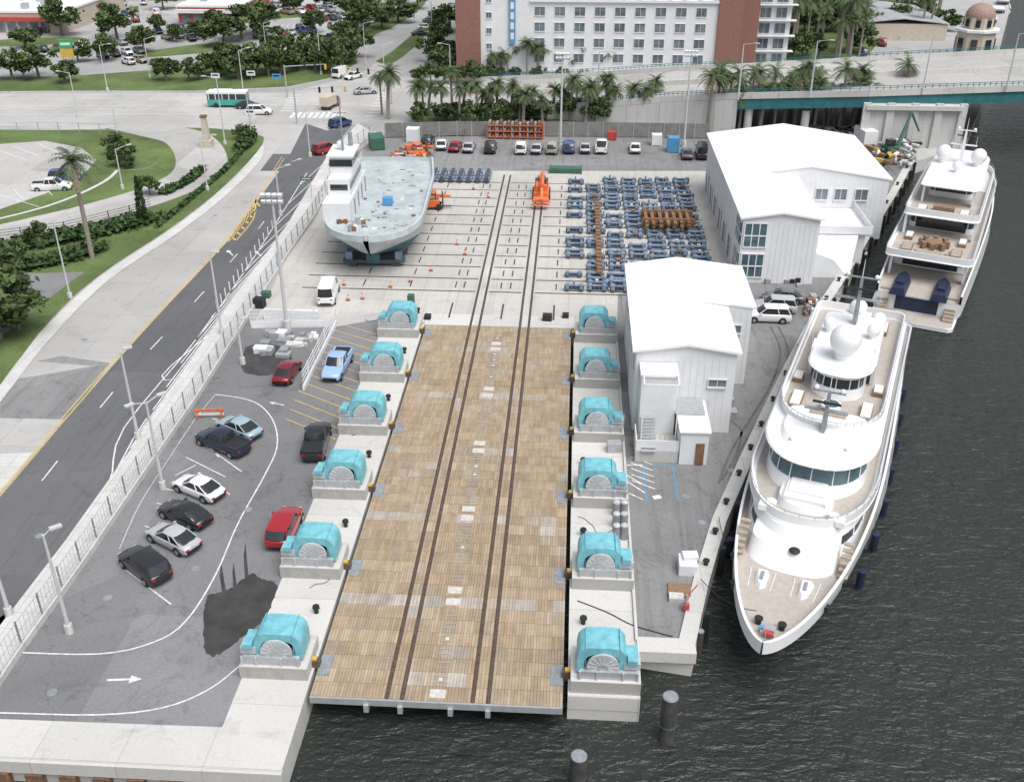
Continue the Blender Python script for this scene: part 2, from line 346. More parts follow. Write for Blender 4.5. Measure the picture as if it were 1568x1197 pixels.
# ------------------------------------------------------------------ shiplift platform
b_=MB()
DX0,DX1=-15.2,.35
gp=.14
spans=[(DX0,RX[0]-gp),(RX[0]+gp,RX[1]-gp),(RX[1]+gp,RX[2]-gp),(RX[2]+gp,RX[3]-gp),(RX[3]+gp,DX1)]
ny=44; dy=(DY1-.1-DY0)/ny
for j in range(ny):
    y0=DY0+j*dy; band=((j%8)==7) and j>2; rowt=U(.95,1.05)
    for si,(a,c) in enumerate(spans):
        w=max(1,int(round((c-a)/.2))); pw=(c-a)/w; k=0
        while k<w:
            run=min(w-k,6)
            base=U(.91,1.08)*rowt; gr=R()<(.55 if band else .02); gm=U(.35,.85) if gr else U(0,.25)
            for q in range(run):
                t=base*U(.87,1.1)
                col=tuple(t*(w0*(1-gm)+g0*gm) for w0,g0 in zip((.400,.300,.198),(.45,.43,.39)))
                x0=a+(k+q)*pw; b_.bx(x0+.008,x0+pw-.008,y0+.012,y0+dy-.012,-.06,.02+U(0,.01),wood,col)
            k+=run
b_.obj('wooden_lift_deck',smooth=False)
st=MB()
st.bx(DX0,DX1,DY0+.05,DY1-.15,-.35,-.07,blued)
for x in RX: st.bx(x-.045,x+.045,DY0,DY1,-.06,.05,railm); st.bx(x-.14,x+.14,DY0+.06,DY1-.1,-.068,-.03,railm)
st.bx(DX0,DX1,DY0-.12,DY0+.04,-.5,-.02,steel)
for x in(-11.7,-9.6,-6.5,-4.2): st.bx(x-.15,x+.15,DY0-.3,DY0+.1,-.9,-.35,steel)
for i in range(6):
    y=47.6+9.8*i
    st.bx(DX0-.1,DX1+.1,y-.35,y+.35,-1.6,-.36,blued)
    for x,s in((DX0,-1),(DX1,1)):
        st.bx(min(x-s*.8,x),max(x-s*.8,x),y-.9,y+.9,.034,.06,cgrey)
        st.bx(min(x-s*.1,x+s*.6),max(x-s*.1,x+s*.6),y-.25,y+.25,-.2,.5,railm)
        st.bx(min(x+s*.1,x+s*.5),max(x+s*.1,x+s*.5),y-.15,y+.15,.5,.62,yellow)
yy=DY0+.6; k=0
while yy<DY1-1:
    if k%8 in(0,7): st.bx(-7.85,-6.85,yy-.36,yy+.36,.034,.055,grate)
    else:
        st.bx(-7.75,-6.9,yy-.26,yy-.2,.034,.09,steel); st.bx(-7.75,-6.9,yy+.2,yy+.26,.034,.09,steel)
        if R()<.35: st.bx(-7.45,-7.2,yy-.15,yy+.15,.034,.05,grate)
    yy+=1.22; k+=1
st.obj('lift_platform_steelwork',smooth=False)
# ------------------------------------------------------------------ winches
def winch_mesh(flip):
    m_=MB(); s=-1 if flip else 1
    def B(x0,x1,*a): m_.bx(min(s*x0,s*x1),max(s*x0,s*x1),*a)
    B(.05,4.35,0,3.1,0,.95,conc)
    B(.6,4.1,.35,1.5,.95,1.4,winchg); B(.5,4.2,.25,.4,.95,1.55,steel); B(.5,4.2,1.75,1.9,.95,1.55,steel)
    B(3.3,4.3,.6,1.5,1.5,2.0,winchg); B(3.5,4.1,.45,1.2,2.0,2.35,turq)
    for x in(.55,1.6,3.2,4.1): B(x,x+.1,.15,.26,.95,1.6,winchg)
    cx=s*2.0
    m_.cyl((cx,.45,1.75),(cx,.62,1.75),1.0,1.0,winchg,28); m_.cyl((cx,.38,1.75),(cx,.45,1.75),.3,.3,steel,12)
    for k in range(8):
        t=math.pi*k/8; m_.rb(cx,.43,1.75,1.9,.04,.06,winchg,ry=t)
    m_.cyl((cx,1.5,1.75),(cx,1.65,1.75),1.0,1.0,winchg,28); m_.cyl((cx,.62,1.75),(cx,1.5,1.75),.8,.8,railm,20)
    prof=[(.4,1.15),(.4,2.1),(.47,2.55),(.72,2.9),(1.1,3.08),(2.75,3.1),(3.12,2.92),(3.37,2.55),(3.45,2.0),(3.45,1.15)]
    n=len(prof); vs=[(s*x,.66,z) for x,z in prof]+[(s*x,2.6,z) for x,z in prof]
    m_.add(vs,[(i,i+1,n+i+1,n+i) for i in range(n-1)]+[tuple(range(n,2*n))],turq)
    inn=[(1.95+(x-1.95)*.72,1.15+(z-1.15)*.72) for x,z in prof]
    m_.add([(s*x,.66,z) for x,z in prof]+[(s*x,.66,z) for x,z in inn],[(i,i+1,n+i+1,n+i) for i in range(n-1)],turq)
    m_.add([(s*x,1.7,z) for x,z in inn],[tuple(range(n))],turq)
    B(3.4,4.25,1.1,2.3,1.2,1.9,whitewall); B(3.45,4.2,1.15,2.25,1.9,2.02,turq)
    for x in(.9,3.0): B(x,x+.04,.64,2.62,1.2,3.12,turq)
    return m_.mesh('lift_winch')
wr=winch_mesh(False); wl=winch_mesh(True)
for i in range(6):
    y=46.2+9.8*i
    inst('lift_winch',wr,(.75,y,.012)); inst('lift_winch',wl,(-15.55,y,.012))
    b_=MB(); 
    for s,x in((1,1.6),(-1,-16.5)):
        b_.cyl((x,y+6.3,0),(x,y+6.3,.5),.16,.12,black,8); b_.cyl((x,y+6.3,.42),(x,y+6.3,.6),.26,.24,black,8)
    b_.obj('mooring_bollards')
b_=MB()
for x in(1.9,4.3): b_.cyl((x,46.7,-5),(x,46.7,-.6),.3,.3,pile,10)
b_.bx(.65,5.1,46.0-.05,47.6,-1.1,-.02,conc); b_.obj('pier_piles')
b_=MB(); b_.bx(-15.6,-15.42,98.7,98.95,.01,.3,conc); b_.bx(5.0,5.2,51,98,.012,.2,conc); b_.obj('kerb')
b_=MB()
for k in range(9):
    x,y=random.choice([(U(1.5,4.5),U(50,96)),(U(-19,-17),U(50,96)),(U(-30,-16),U(100,106)),(U(6,16),U(98,108))]); pts=[(x,y)]; a=U(0,6)
    for j in range(7): a+=U(-.9,.9); x+=.5*math.cos(a); y+=.7*math.sin(a); pts.append((x,y))
    pts=crom(pts,4)
    for p,q in zip(pts,pts[1:]): b_.cyl((*p,.045),(*q,.045),.022,.022,black,5,False)
pts=crom([*GP([(884,920),(930,938),(970,958),(1030,975)])],5)
for p,q in zip(pts,pts[1:]): b_.cyl((*p,.045),(*q,.045),.04,.04,black,5,False)
b_.obj('hoses')
# ------------------------------------------------------------------ vehicles
def car_mesh(kind):
    m_=MB()
    P=dict(sedan=(4.7,.9,1.43,.92),suv=(4.8,.96,1.75,1.08),pickup=(5.7,.99,1.85,1.12),van=(5.4,1.0,2.2,1.2),hatch=(4.2,.88,1.5,.95))[kind]
    Lc,w,Ht,zb=P; h=Lc/2
    if kind=='sedan': xf,xr,tf,tr=1.1,-1.85,.3,-1.0
    elif kind=='suv': xf,xr,tf,tr=1.15,-2.32,.45,-2.0
    elif kind=='pickup': xf,xr,tf,tr=1.35,-.95,.65,-.75
    elif kind=='van': xf,xr,tf,tr=2.1,-2.6,1.3,-2.5
    else: xf,xr,tf,tr=1.0,-2.0,.2,-1.5
    st=[(-h,.80,.42,zb-.26),(-h+.05,.88,.36,zb-.14),(-h+.18,.95,.3,zb-.05),(-h+.6,1,.24,zb),(xr if xr>-h+.7 else -h+.8,1,.24,zb),(0,1,.24,zb),(xf,1,.24,zb),(h-.9,.99,.24,zb-.08),(h-.4,.95,.28,zb-.17),(h-.15,.88,.32,zb-.27),(h-.05,.80,.36,zb-.36),(h,.68,.42,zb-.44)]
    if kind=='pickup': st[3]=(-h+.3,1,.3,zb)
    st=sorted(st,key=lambda q:q[0]); vs=[]
    for x,f,zl,z1 in st:
        W=w*f; vs+=[(x,0,zl),(x,W*.9,zl),(x,W*.98,zl+.18),(x,W*1.0,z1-.28),(x,W*.96,z1-.08),(x,W*.84,z1+.01),(x,0,z1+.06)]
        vs+=[(x,-W*.84,z1+.01),(x,-W*.96,z1-.08),(x,-W,z1-.28),(x,-W*.98,zl+.18),(x,-W*.9,zl)]
    k=12; fs=[]
    for i in range(len(st)-1):
        for j in range(k): fs.append((i*k+j,i*k+(j+1)%k,(i+1)*k+(j+1)%k,(i+1)*k+j))
    fs+=[tuple(range(k)),tuple((len(st)-1)*k+q for q in range(k-1,-1,-1))]
    m_.add(vs,fs,carp)
    wb=w*.9
    wt=w*.74
    if kind in('van','pickup','suv'): wt=w*.8
    zz=zb+.02; zt=Ht-.06
    def ringz(f):
        fx=xf+(tf-xf)*f; rx=xr+(tr-xr)*f; ww=wb+(wt-wb)*f; z=zz+(zt-zz)*(f**.85)
        return [(fx+.10,0,z),(fx+.06,ww*.5,z),(fx-.08,ww*.92,z),(fx-.2,ww,z),(rx+.2,ww,z),(rx+.06,ww*.9,z),(rx-.06,ww*.5,z),(rx-.08,0,z),(rx-.06,-ww*.5,z),(rx+.06,-ww*.9,z),(rx+.2,-ww,z),(fx-.2,-ww,z),(fx-.08,-ww*.92,z),(fx+.06,-ww*.5,z)]
    A0,A1,A2=ringz(0),ringz(.55),ringz(1); n=14
    m_.add(A0+A1+A2,[(r*n+i,r*n+(i+1)%n,(r+1)*n+(i+1)%n,(r+1)*n+i) for r in(0,1) for i in range(n)],cargl)
    T0=[(x,y*1.02,z) for x,y,z in A2]; xm0=(tf+tr)/2
    T1=[(xm0+(x-xm0)*.88,y*.86,Ht-.01) for x,y,z in A2]
    m_.add(T0+T1,[(i,(i+1)%n,n+(i+1)%n,n+i) for i in range(n)]+[tuple(range(n,2*n))],carp)
    xm=(tf+tr)/2
    for s in(1,-1):
        for (a,c) in(((xf-.12,s*wb*.97,zz),(tf-.1,s*wt*.98,zt)),((xr+.12,s*wb*.97,zz),(tr+.12,s*wt*.98,zt)),((xf*.35+xr*.65+.1,s*wb,zz),(xm-.05,s*wt,zt))):
            m_.cyl(a,c,.055,.05,carp,6)
        m_.rb(xf-.25,s*(w+.08),zb+.08,.16,.2,.14,carp)
        for x in(h-.85,-h+.95):
            m_.cyl((x,s*(w-.24),.36),(x,s*(w+.005),.36),.41,.41,black,18)
            m_.cyl((x,s*(w-.2),.34),(x,s*(w+.03),.34),.33,.33,black,16); m_.cyl((x,s*w,.34),(x,s*(w+.045),.34),.2,.2,chrome,10)
        m_.rb(h-.13,s*w*.60,zb-.36,.16,.32,.12,lightw); m_.rb(-h+.05,s*w*.70,zb-.24,.12,.28,.14,lightr)
    m_.rb(h-.03,0,.52,.1,w*1.0,.18,black); m_.rb(-h+.02,0,.45,.1,w*1.2,.14,black)
    if kind=='van':
        for s in(-1,1): m_.add([(-2.5,s*(wb+.01),zz),(.7,s*(wb+.01),zz),(.7,s*(wt+.03),zt),(-2.5,s*(wt+.03),zt)],[(0,1,2,3)],carp)
    if kind=='pickup':
        m_.bx(-h+.12,xr-.12,-w*.78,w*.78,zb+.065,zb+.08,black)
        m_.bx(-h+.05,xr-.1,-w*.95,-w*.78,zb-.1,zb+.14,carp); m_.bx(-h+.05,xr-.1,w*.78,w*.95,zb-.1,zb+.14,carp); m_.bx(-h+.02,-h+.14,-w*.95,w*.95,zb-.2,zb+.14,carp)
    return m_.mesh('car_'+kind)
CAR={k:car_mesh(k) for k in('sedan','suv','pickup','van','hatch')}
WH=(.75,.75,.75);BK=(.02,.02,.022);SI=(.42,.43,.45);RD=(.32,.012,.02);BL=(.02,.06,.2);DB=(.014,.022,.045);GY=(.12,.12,.13);LB=(.30,.40,.46)
def head(u0,v0,u1,v1):
    a=G(u0,v0);c=G(u1,v1); return math.atan2(c[1]-a[1],c[0]-a[0])
def car(kind,u,v,col,ang,name='parked_car',s=1):
    x,y=G(u,v,.5); return inst(name,CAR[kind],(x,y,.018),ang,s,col)
car('suv',436,808,RD,head(425,835,452,775)); car('pickup',485,676,BK,math.radians(95),'pickup_truck')
car('pickup',517,560,(.30,.45,.68),head(530,540,508,578),'pickup_truck')
car('sedan',440,569,(.18,.01,.02),head(428,588,450,555)); car('sedan',366,655,LB,math.radians(148)); car('pickup',341,678,DB,math.radians(150),'pickup_truck',.95)
car('sedan',304,747,WH,math.radians(152)); car('sedan',283,787,BK,math.radians(152)); car('sedan',265,824,SI,math.radians(150)); car('suv',222,866,BK,math.radians(142))
car('van',503,450,WH,math.radians(95),'parked_van')
car('suv',1176,484,WH,math.radians(178)); car('sedan',1200,455,GY,math.radians(172)); car('suv',1186,470,SI,math.radians(175)); car('pickup',1336,287,BK,math.radians(100),'pickup_truck')
for u,v,k,c in((697,225,'sedan',RD),(718,226,'sedan',SI),(751,227,'suv',BK),(798,228,'suv',WH),(822,228,'sedan',SI),(846,228,'suv',(.3,.32,.25)),(871,227,'suv',BL),(896,227,'sedan',SI),(921,226,'pickup',WH),(972,227,'sedan',WH),(655,218,'suv',BK),(676,222,'sedan',WH),(1075,235,'van',BK),(1052,236,'sedan',GY)):
    car(k,u,v,c,math.radians(90+U(-4,4)))
for u,v,k,c,a in((498,229,'suv',RD,55),(521,190,'suv',BL,60),(397,171,'suv',WH,5),(523,114,'van',WH,70),(541,117,'sedan',WH,240),(380,162,'sedan',BK,5),(560,140,'sedan',SI,20),(765,131,'sedan',BK,5)):
    car(k,u,v,c,math.radians(a),'car')
for u,v,k,c,a in((80,286,'pickup',WH,10),(100,272,'suv',BL,10)): car(k,u,v,c,math.radians(a))
def bus(name,u,v,a,Lb,c1,c2):
    e=empty(name,(*G(u,v),.02),a); m_=MB(); h=Lb/2
    m_.bx(-h,h,-1.25,1.25,.4,1.5,c1); m_.obj('lower_body',parent=e,bevel=.1)
    m_=MB(); m_.bx(-h+.05,h-.05,-1.22,1.22,1.5,2.5,glass); 
    for i in range(int(Lb/1.3)): m_.bx(-h+.3+i*1.3,-h+.45+i*1.3,-1.25,1.25,1.48,2.52,c2)
    m_.obj('windows',parent=e)
    m_=MB(); m_.bx(-h,h,-1.25,1.25,2.5,2.95,c2); m_.bx(-h+1,h-3,-.8,.8,2.95,3.15,c2); m_.obj('roof',parent=e,bevel=.08)
    m_=MB()
    for x in(-h+1.6,h-1.6):
        for s in(-1,1): m_.cyl((x,s*.98,.45),(x,s*1.27,.45),.45,.45,black,14)
    m_.obj('wheels',parent=e)
tealb=mat('bus_teal',(.05,.33,.29),.4,.1,1)
bus('city_bus',351,163,math.radians(2),7.5,tealb,whitewall)
def boxtruck(name,u,v,a,c1,c2,s=1):
    e=empty(name,(*G(u,v),.02),a); e.scale=(s,s,s); m_=MB()
    m_.bx(-3.4,1.0,-1.15,1.15,.9,3.1,c1); m_.bx(-3.5,3,-.6,.6,.55,.88,black); m_.obj('cargo_box',parent=e,bevel=.04)
    m_=MB(); m_.bx(1.2,3.0,-1.05,1.05,.5,1.5,c2); m_.prism([(1.2,-1.02),(3.0,-1.02),(3.0,1.02),(1.2,1.02)],1.5,2.35,glass,c2,[(1.25,-.95),(2.5,-.95),(2.5,.95),(1.25,.95)]); m_.obj('cab',parent=e,bevel=.05)
    m_=MB()
    for x in(-2.3,2.2):
        for s in(-1,1): m_.cyl((x,s*.85,.45),(x,s*1.15,.45),.45,.45,black,14)
    m_.obj('wheels',parent=e)
boxtruck('box_truck',507,165,math.radians(75),tanw,redp,.8)
boxtruck('box_truck',1318,222,math.radians(100),whitewall,whitewall)
# ------------------------------------------------------------------ buildings
def wins(m_,fr,face,pos,cols,rows,w,h,gl=glassw,frame=whitewall):
    for c0 in cols:
        for r0 in rows:
            if face=='f':
                m_.bx(c0,c0+w,pos-.03,pos+.05,r0,r0+h,gl); fr.bx(c0-.08,c0+w+.08,pos-.16,pos+.02,r0-.12,r0,frame); fr.bx(c0+w/2-.03,c0+w/2+.03,pos-.07,pos,r0,r0+h,frame); fr.bx(c0-.08,c0+w+.08,pos-.14,pos,r0+h,r0+h+.08,frame)
                fr.bx(c0-.08,c0,pos-.1,pos,r0,r0+h,frame); fr.bx(c0+w,c0+w+.08,pos-.1,pos,r0,r0+h,frame)
            else:
                s=-1 if face=='l' else 1
                m_.bx(min(pos+s*.03,pos-s*.05),max(pos+s*.03,pos-s*.05),c0,c0+w,r0,r0+h,gl)
                for a,b2,z0,z1 in((c0-.08,c0+w+.08,r0-.12,r0),(c0-.08,c0+w+.08,r0+h,r0+h+.08),(c0-.08,c0,r0,r0+h),(c0+w,c0+w+.08,r0,r0+h)):
                    fr.bx(min(pos,pos+s*.12),max(pos,pos+s*.12),a,b2,z0,z1,frame)
def gable(m_,x0,x1,y0,y1,z,zr,xr,mt,ov=.35,th=.22):
    for a,b2,za,zb2 in((x0-ov,xr,z-.02*ov,zr),(xr,x1+ov,zr,z-.02*ov)):
        m_.add([(a,y0-ov,za),(b2,y0-ov,zb2),(b2,y1+ov,zb2),(a,y1+ov,za),(a,y0-ov,za+th),(b2,y0-ov,zb2+th),(b2,y1+ov,zb2+th),(a,y1+ov,za+th)],[(3,2,1,0),(4,5,6,7),(0,1,5,4),(2,3,7,6),(1,2,6,5),(3,0,4,7)],mt)
def gwalls(m_,x0,x1,y0,y1,z,zr,xr,mt):
    m_.add([(x0,y0,0),(x1,y0,0),(x1,y0,z),(xr,y0,zr),(x0,y0,z),(x0,y1,0),(x1,y1,0),(x1,y1,z),(xr,y1,zr),(x0,y1,z)],[(0,1,2,3,4),(9,8,7,6,5),(0,4,9,5),(1,6,7,2)],mt)
    # vertical cladding ribs and gutters
    y=y0+.5
    while y<y1-.3: m_.bx(x0-.03,x0,y,y+.06,.1,z-.25,mt); m_.bx(x1,x1+.03,y,y+.06,.1,z-.25,mt); y+=.6
    x=x0+.5
    while x<x1-.3: m_.bx(x,x+.06,y0-.03,y0,.1,z-.25,mt); x+=.6
e=empty('white_dock_office',(0,0,.01)); w_=MB(); r_=MB(); g_=MB(); f_=MB()
gwalls(w_,5.9,14.4,78,87.2,7.8,8.5,10.2,whitewall); gwalls(w_,5.91,17,87.2,97,7.8,8.6,10.8,whitewall)
gable(r_,5.9,14.4,78,86.8,7.8,8.5,10.2,whiteroof); gable(r_,5.9,17,87.5,97,7.81,8.62,10.8,whiteroof)
w_.bx(9.6,11.9,72.6,77.9,0,3.1,whitewall); r_.bx(9.45,12.05,72.45,77.9,3.1,3.25,whiteroof)
w_.bx(6.3,9.3,75.6,77.9,0,6.6,whitewall); r_.bx(6.2,9.4,75.5,77.9,6.6,6.8,whiteroof)
w_.bx(5.95,9.55,72.8,75.55,0,1.1,conc); f_.bx(5.95,9.55,72.8,72.88,1.1,2.1,whitewall); f_.bx(5.95,6.03,72.9,75.5,1.1,2.1,whitewall)
wins(g_,f_,'f',77.94,[12.2],[4.6],1.5,.7); wins(g_,f_,'r',17.06,[89.5,93.5],[4.9],1.3,1); wins(g_,f_,'f',87.14,[15.1],[5.4],1.0,.8)
wins(g_,f_,'l',5.84,[80,83.5,88,92],[5],1.2,.9); wins(g_,f_,'r',14.46,[80,83.5],[1.2,4.8],1.2,.9)
f_.bx(10.9,11.6,72.5,72.6,.05,2.1,rust)
for i in range(11): f_.bx(6.4+.0,7.6,75.5-.27*(11-i)-.0,75.5-.27*(10-i),.3*i*.55+1.1,.3*i*.55+1.2,steel)
for z0 in(3.2,): f_.bx(9.3,11.8,75.2,77.9,z0+.1,z0+.2,steel)
for x in(6.35,9.2): f_.bx(x,x+.1,73.6,73.7,1.1,6.9,whitewall)
f_.bx(6.35,9.3,73.6,73.7,6.85,6.95,whitewall); 
for x in(6.35,9.2): f_.bx(x,x+.1,73.7,75.5,6.85,6.95,whitewall)
for k in range(8): f_.cyl((6.4+k*.4,73.65,1.1),(6.4+k*.4,73.65,2.2),.02,.02,steel,5)
for y in(79,82,85): f_.cyl((14.5,y,0),(14.5,y,7.7),.06,.06,whitewall,6)
for k in range(3): f_.bx(14.6,15.4,80+k*2.4,81+k*2.4,0,.9,steel)
w_.obj('walls',parent=e,smooth=False); r_.obj('roof',parent=e,smooth=False); g_.obj('windows',parent=e,smooth=False); f_.obj('stair_door_and_trim',parent=e,smooth=False)
e=empty('white_workshop_building',(0,0,.01)); w_=MB(); r_=MB(); g_=MB(); f_=MB()
gwalls(w_,19.6,28.3,112.4,128,7.8,8.5,24,whitewall); gwalls(w_,19.61,40,128,148.5,7.8,9.3,30,whitewall)
gable(r_,19.6,28.3,112.4,128.2,7.8,8.52,24,whiteroof); gable(r_,19.6,40,128.2,148.5,7.81,9.35,30,whiteroof)
w_.bx(28.35,35.5,119,127.95,0,3.9,whitewall); r_.bx(28.3,36,118.5,127.9,3.9,4.05,whiteroof)
w_.add([(28.4,114.5,.0),(33,114.5,0),(34,118.4,0),(28.4,118.4,0),(28.4,114.5,3.2),(31,114.5,2.2),(34.5,118.4,3.9),(28.4,118.4,3.9)],[(0,1,5,4),(1,2,6,5),(2,3,7,6),(4,5,6,7),(0,4,7,3)],whitewall)
f_.bx(28.4,36,118.4,118.5,4.05,5.0,whitewall); f_.bx(36,36.08,118.4,127.9,4.05,5.0,whitewall)
for zz in(.7,4.4):
    g_.bx(19.9,22.4,112.33,112.45,zz,zz+2.9,glass2); g_.bx(19.52,19.65,112.7,116.5,zz,zz+2.9,glass2)
    for x in(19.85,20.7,21.55,22.4): f_.bx(x-.06,x+.06,112.25,112.42,zz,zz+2.9,whitewall)
    for z0 in(zz,zz+1.4,zz+2.9): f_.bx(19.8,22.5,112.24,112.42,z0-.06,z0+.06,whitewall); f_.bx(19.45,19.62,112.6,116.6,z0-.06,z0+.06,whitewall)
    for y in(114,115.3): f_.bx(19.45,19.62,y-.05,y+.05,zz,zz+2.9,whitewall)
wins(g_,f_,'f',127.94,[31,33.4,36],[5.2],1.5,1.4); wins(g_,f_,'r',40.06,[130,134,138,142],[4.8],1.6,1.3); wins(g_,f_,'l',19.54,[119,124,129,134,139,144],[.05],2.2,3.0,glass)
w_.obj('walls',parent=e,smooth=False); r_.obj('roof',parent=e,smooth=False); g_.obj('windows',parent=e,smooth=False); f_.obj('trim',parent=e,smooth=False)
ax,ay=G(737,119); e=empty('apartment_building',(ax,ay,0)); w_=MB(); g_=MB(); f_=MB(); r_=MB()
W=49; w_.bx(0,W,0,20,0,45,whitewall); w_.bx(-5.2,-.01,-.5,20,0,45,brick); w_.bx(W+.01,W+5,-.6,16,0,45,brick); w_.bx(W+5.01,W+16,6,60,0,42,whitewall); w_.bx(W+5.02,W+9,4,6,0,42,brick)
for i in range(9):
    x=11.3+i*4.15
    wins(g_,f_,'f',0,[x],[1.2+3.1*k+2.2 for k in range(4)],2.1,1.7)
wins(g_,f_,'f',0,[1.2],[2.8+3.1*k for k in range(8)],1.1,1.1)
f_.bx(10.3,W,-.5,0,15.4,15.9,whitewall); f_.bx(7.2,W,-.25,0,1.4,1.8,whitewall)
g_.bx(11,W-.5,-.05,.1,16.6,19.5,glassw)
for i in range(13): f_.bx(11+i*3.1,11.5+i*3.1,-.5,0,15.9,20,whitewall)
f_.bx(6.0,7.3,-.5,-.3,7,22,paintb)
for k,z0 in enumerate(range(8,22,2)): f_.bx(6.3,7.0,-.54,-.5,z0,z0+1.3,whitewall)
wins(g_,f_,'r',W+16,[8+4.5*k for k in range(11)],[2.5+3.1*k for k in range(11)],2.4,1.8)
for k in range(12): f_.bx(W+5,W+17,4.5,6,2+3.1*k,2.2+3.1*k,whitewall)
wins(g_,f_,'f',6,[W+9.5,W+12.8],[2.5+3.1*k for k in range(11)],2.2,2)
r_.bx(-5.2,W+16,-.6,60,45,45.4,whitewall)
for n_,q in(('walls',w_),('windows',g_),('trim',f_),('roof',r_)): q.obj(n_,parent=e,smooth=False)
def shop(name,u,v,w,d,h,wallm,roofm,stripe=None):
    x,y=G(u,v); e=empty(name,(x,y,0)); a=MB(); a.bx(0,w,0,d,0,h,wallm); a.obj('walls',parent=e,smooth=False)
    a=MB(); a.bx(-.3,w+.3,-.3,d+.3,h,h+.5,roofm)
    for k in range(int(w*d/80)): cx,cy=U(2,w-3),U(2,d-3); a.bx(cx,cx+1.6,cy,cy+1.4,h+.5,h+1.6,steel)
    a.obj('roof',parent=e,smooth=False)
    a=MB(); k=1
    while k<w-3: a.bx(k,k+2.2,-.08,.05,.3,2.7,glassw); k+=3
    if stripe: a.bx(0,w,-1.2,-.0,3.1,4.0,stripe)
    a.obj('shopfront',parent=e,smooth=False)
shop('shopping_centre',-60,50,28,40,5,tanw,whiteroof,redp); shop('shopping_centre',275,38,17,30,4.5,redp,whitewall,whitewall); shop('shopping_centre',60,0,60,40,5,tanw,whiteroof); shop('shopping_centre',380,-25,60,30,8,whitewall,whiteroof)
x,y=G(1310,62); e=empty('marina_shed',(x,y,0)); a=MB(); a.bx(0,22,0,30,0,4,tanw); a.obj('walls',parent=e,smooth=False); a=MB(); gable(a,0,22,0,30,4,5.2,11,mat('grey_roof',(.36,.37,.38),.6,.2,.3)); a.obj('roof',parent=e,smooth=False)
x,y=G(1488,88,0); e=empty('domed_pavilion',(x,y,0)); a=MB(); a.cyl((0,0,0),(0,0,6),4.4,4.4,tanw,8); a.cyl((0,0,6),(0,0,6.5),5,5,whitewall,8); a.cyl((0,0,6.5),(0,0,9),3.4,3.4,tanw,8)
for k in range(8):
    t=math.pi/4*k+.4; a.rb(3.25*math.cos(t),3.25*math.sin(t),7.8,.3,1,1.6,glass,rz=t); a.rb(4.2*math.cos(t),4.2*math.sin(t),3,.3,1.4,3,glass,rz=t)
a.obj('walls',parent=e,smooth=False); a=MB(); a.sph((0,0,9),3.3,mat('dome_tile',(.3,.2,.17),.7,.2,2),16,10,.9); a.cyl((0,0,11.5),(0,0,13.5),.25,.05,whitewall,6); a.obj('dome',parent=e)
# ------------------------------------------------------------------ bridge
near=[(G(700,172,.2)),(G(830,168,1.6)),(G(940,161,3.4)),(G(1030,154,5)),(G(1130,150,6.5)),(G(1330,146,8.3)),(G(1480,141,9)),(G(1600,137,9.3))]
zs=[.2,1.6,3.4,5,6.5,8.3,9,9.3]
far=[(G(700,126,.2)),(G(830,121,1.6)),(G(940,115,3.4)),(G(1030,109,5)),(G(1130,105,6.5)),(G(1330,94,8.3)),(G(1480,86,9)),(G(1600,80,9.3))]
def ext(P): a,c=Vector(P[-2]),Vector(P[-1]); return P+[tuple(c+(c-a)*10)]
near=ext(near);far=ext(far);zs=zs+[9.3]
e=empty('road_bridge',(0,0,0)); d_=MB(); n=len(zs)
d_.add([(p[0],p[1],z) for p,z in zip(near,zs)]+[(p[0],p[1],z) for p,z in zip(far,zs)],[(i,i+1,n+i+1,n+i) for i in range(n-1)],asph_old); d_.obj('deck',parent=e,smooth=False)
def lerp2(a,c,t): return (a[0]+(c[0]-a[0])*t,a[1]+(c[1]-a[1])*t)
def wallstrip(m_,P,Zb,Zt,mt,th=.35):
    for i in range(len(P)-1):
        a=Vector(P[i]);c=Vector(P[i+1]);d=(c-a).normalized(); nn=Vector((-d.y,d.x))*th/2
        q=[a+nn,c+nn,c-nn,a-nn]; zb=[Zb[i],Zb[i+1],Zb[i+1],Zb[i]]; zt=[Zt[i],Zt[i+1],Zt[i+1],Zt[i]]
        m_.add([(p.x,p.y,z) for p,z in zip(q,zb)]+[(p.x,p.y,z) for p,z in zip(q,zt)],[(3,2,1,0),(4,5,6,7),(0,1,5,4),(1,2,6,5),(2,3,7,6),(3,0,4,7)],mt)
pw=MB()
for P in(near,far,[lerp2(a,c,.5) for a,c in zip(near,far)]): wallstrip(pw,P,[z-.2 for z in zs],[z+.85 for z in zs],conc)
wallstrip(pw,near[:5],[-.5]*5,[z-.25 for z in zs[:5]],conc_w,.5); pw.obj('parapets_and_retaining_wall',parent=e,smooth=False)
gr=MB()
for f in(0.015,.25,.5,.75,.985):
    P=[lerp2(a,c,f) for a,c in zip(near,far)][3:]; wallstrip(gr,P,[z-2.0 for z in zs[3:]],[z-.3 for z in zs[3:]],teal,.6)
gr.obj('steel_girders',parent=e,smooth=False)
rl=MB()
for P in(near,far):
    for dz in(1.1,1.4): wallstrip(rl,P,[z+dz for z in zs],[z+dz+.08 for z in zs],teal,.08)
    for i in range(n-2):
        for k in range(14): q=lerp2(P[i],P[i+1],k/14); zz=zs[i]+(zs[i+1]-zs[i])*k/14; rl.bx(q[0]-.05,q[0]+.05,q[1]-.05,q[1]+.05,zz+.8,zz+1.45,teal)
rl.obj('railings',parent=e,smooth=False)
ab=MB()
A=[lerp2(near[5],far[5],-.03),lerp2(near[6],far[6],-.03),lerp2(near[6],far[6],1),lerp2(near[5],far[5],1)]
ab.prism(A,-5,6.3,conc_w)
a0=A[0];a1=A[1]
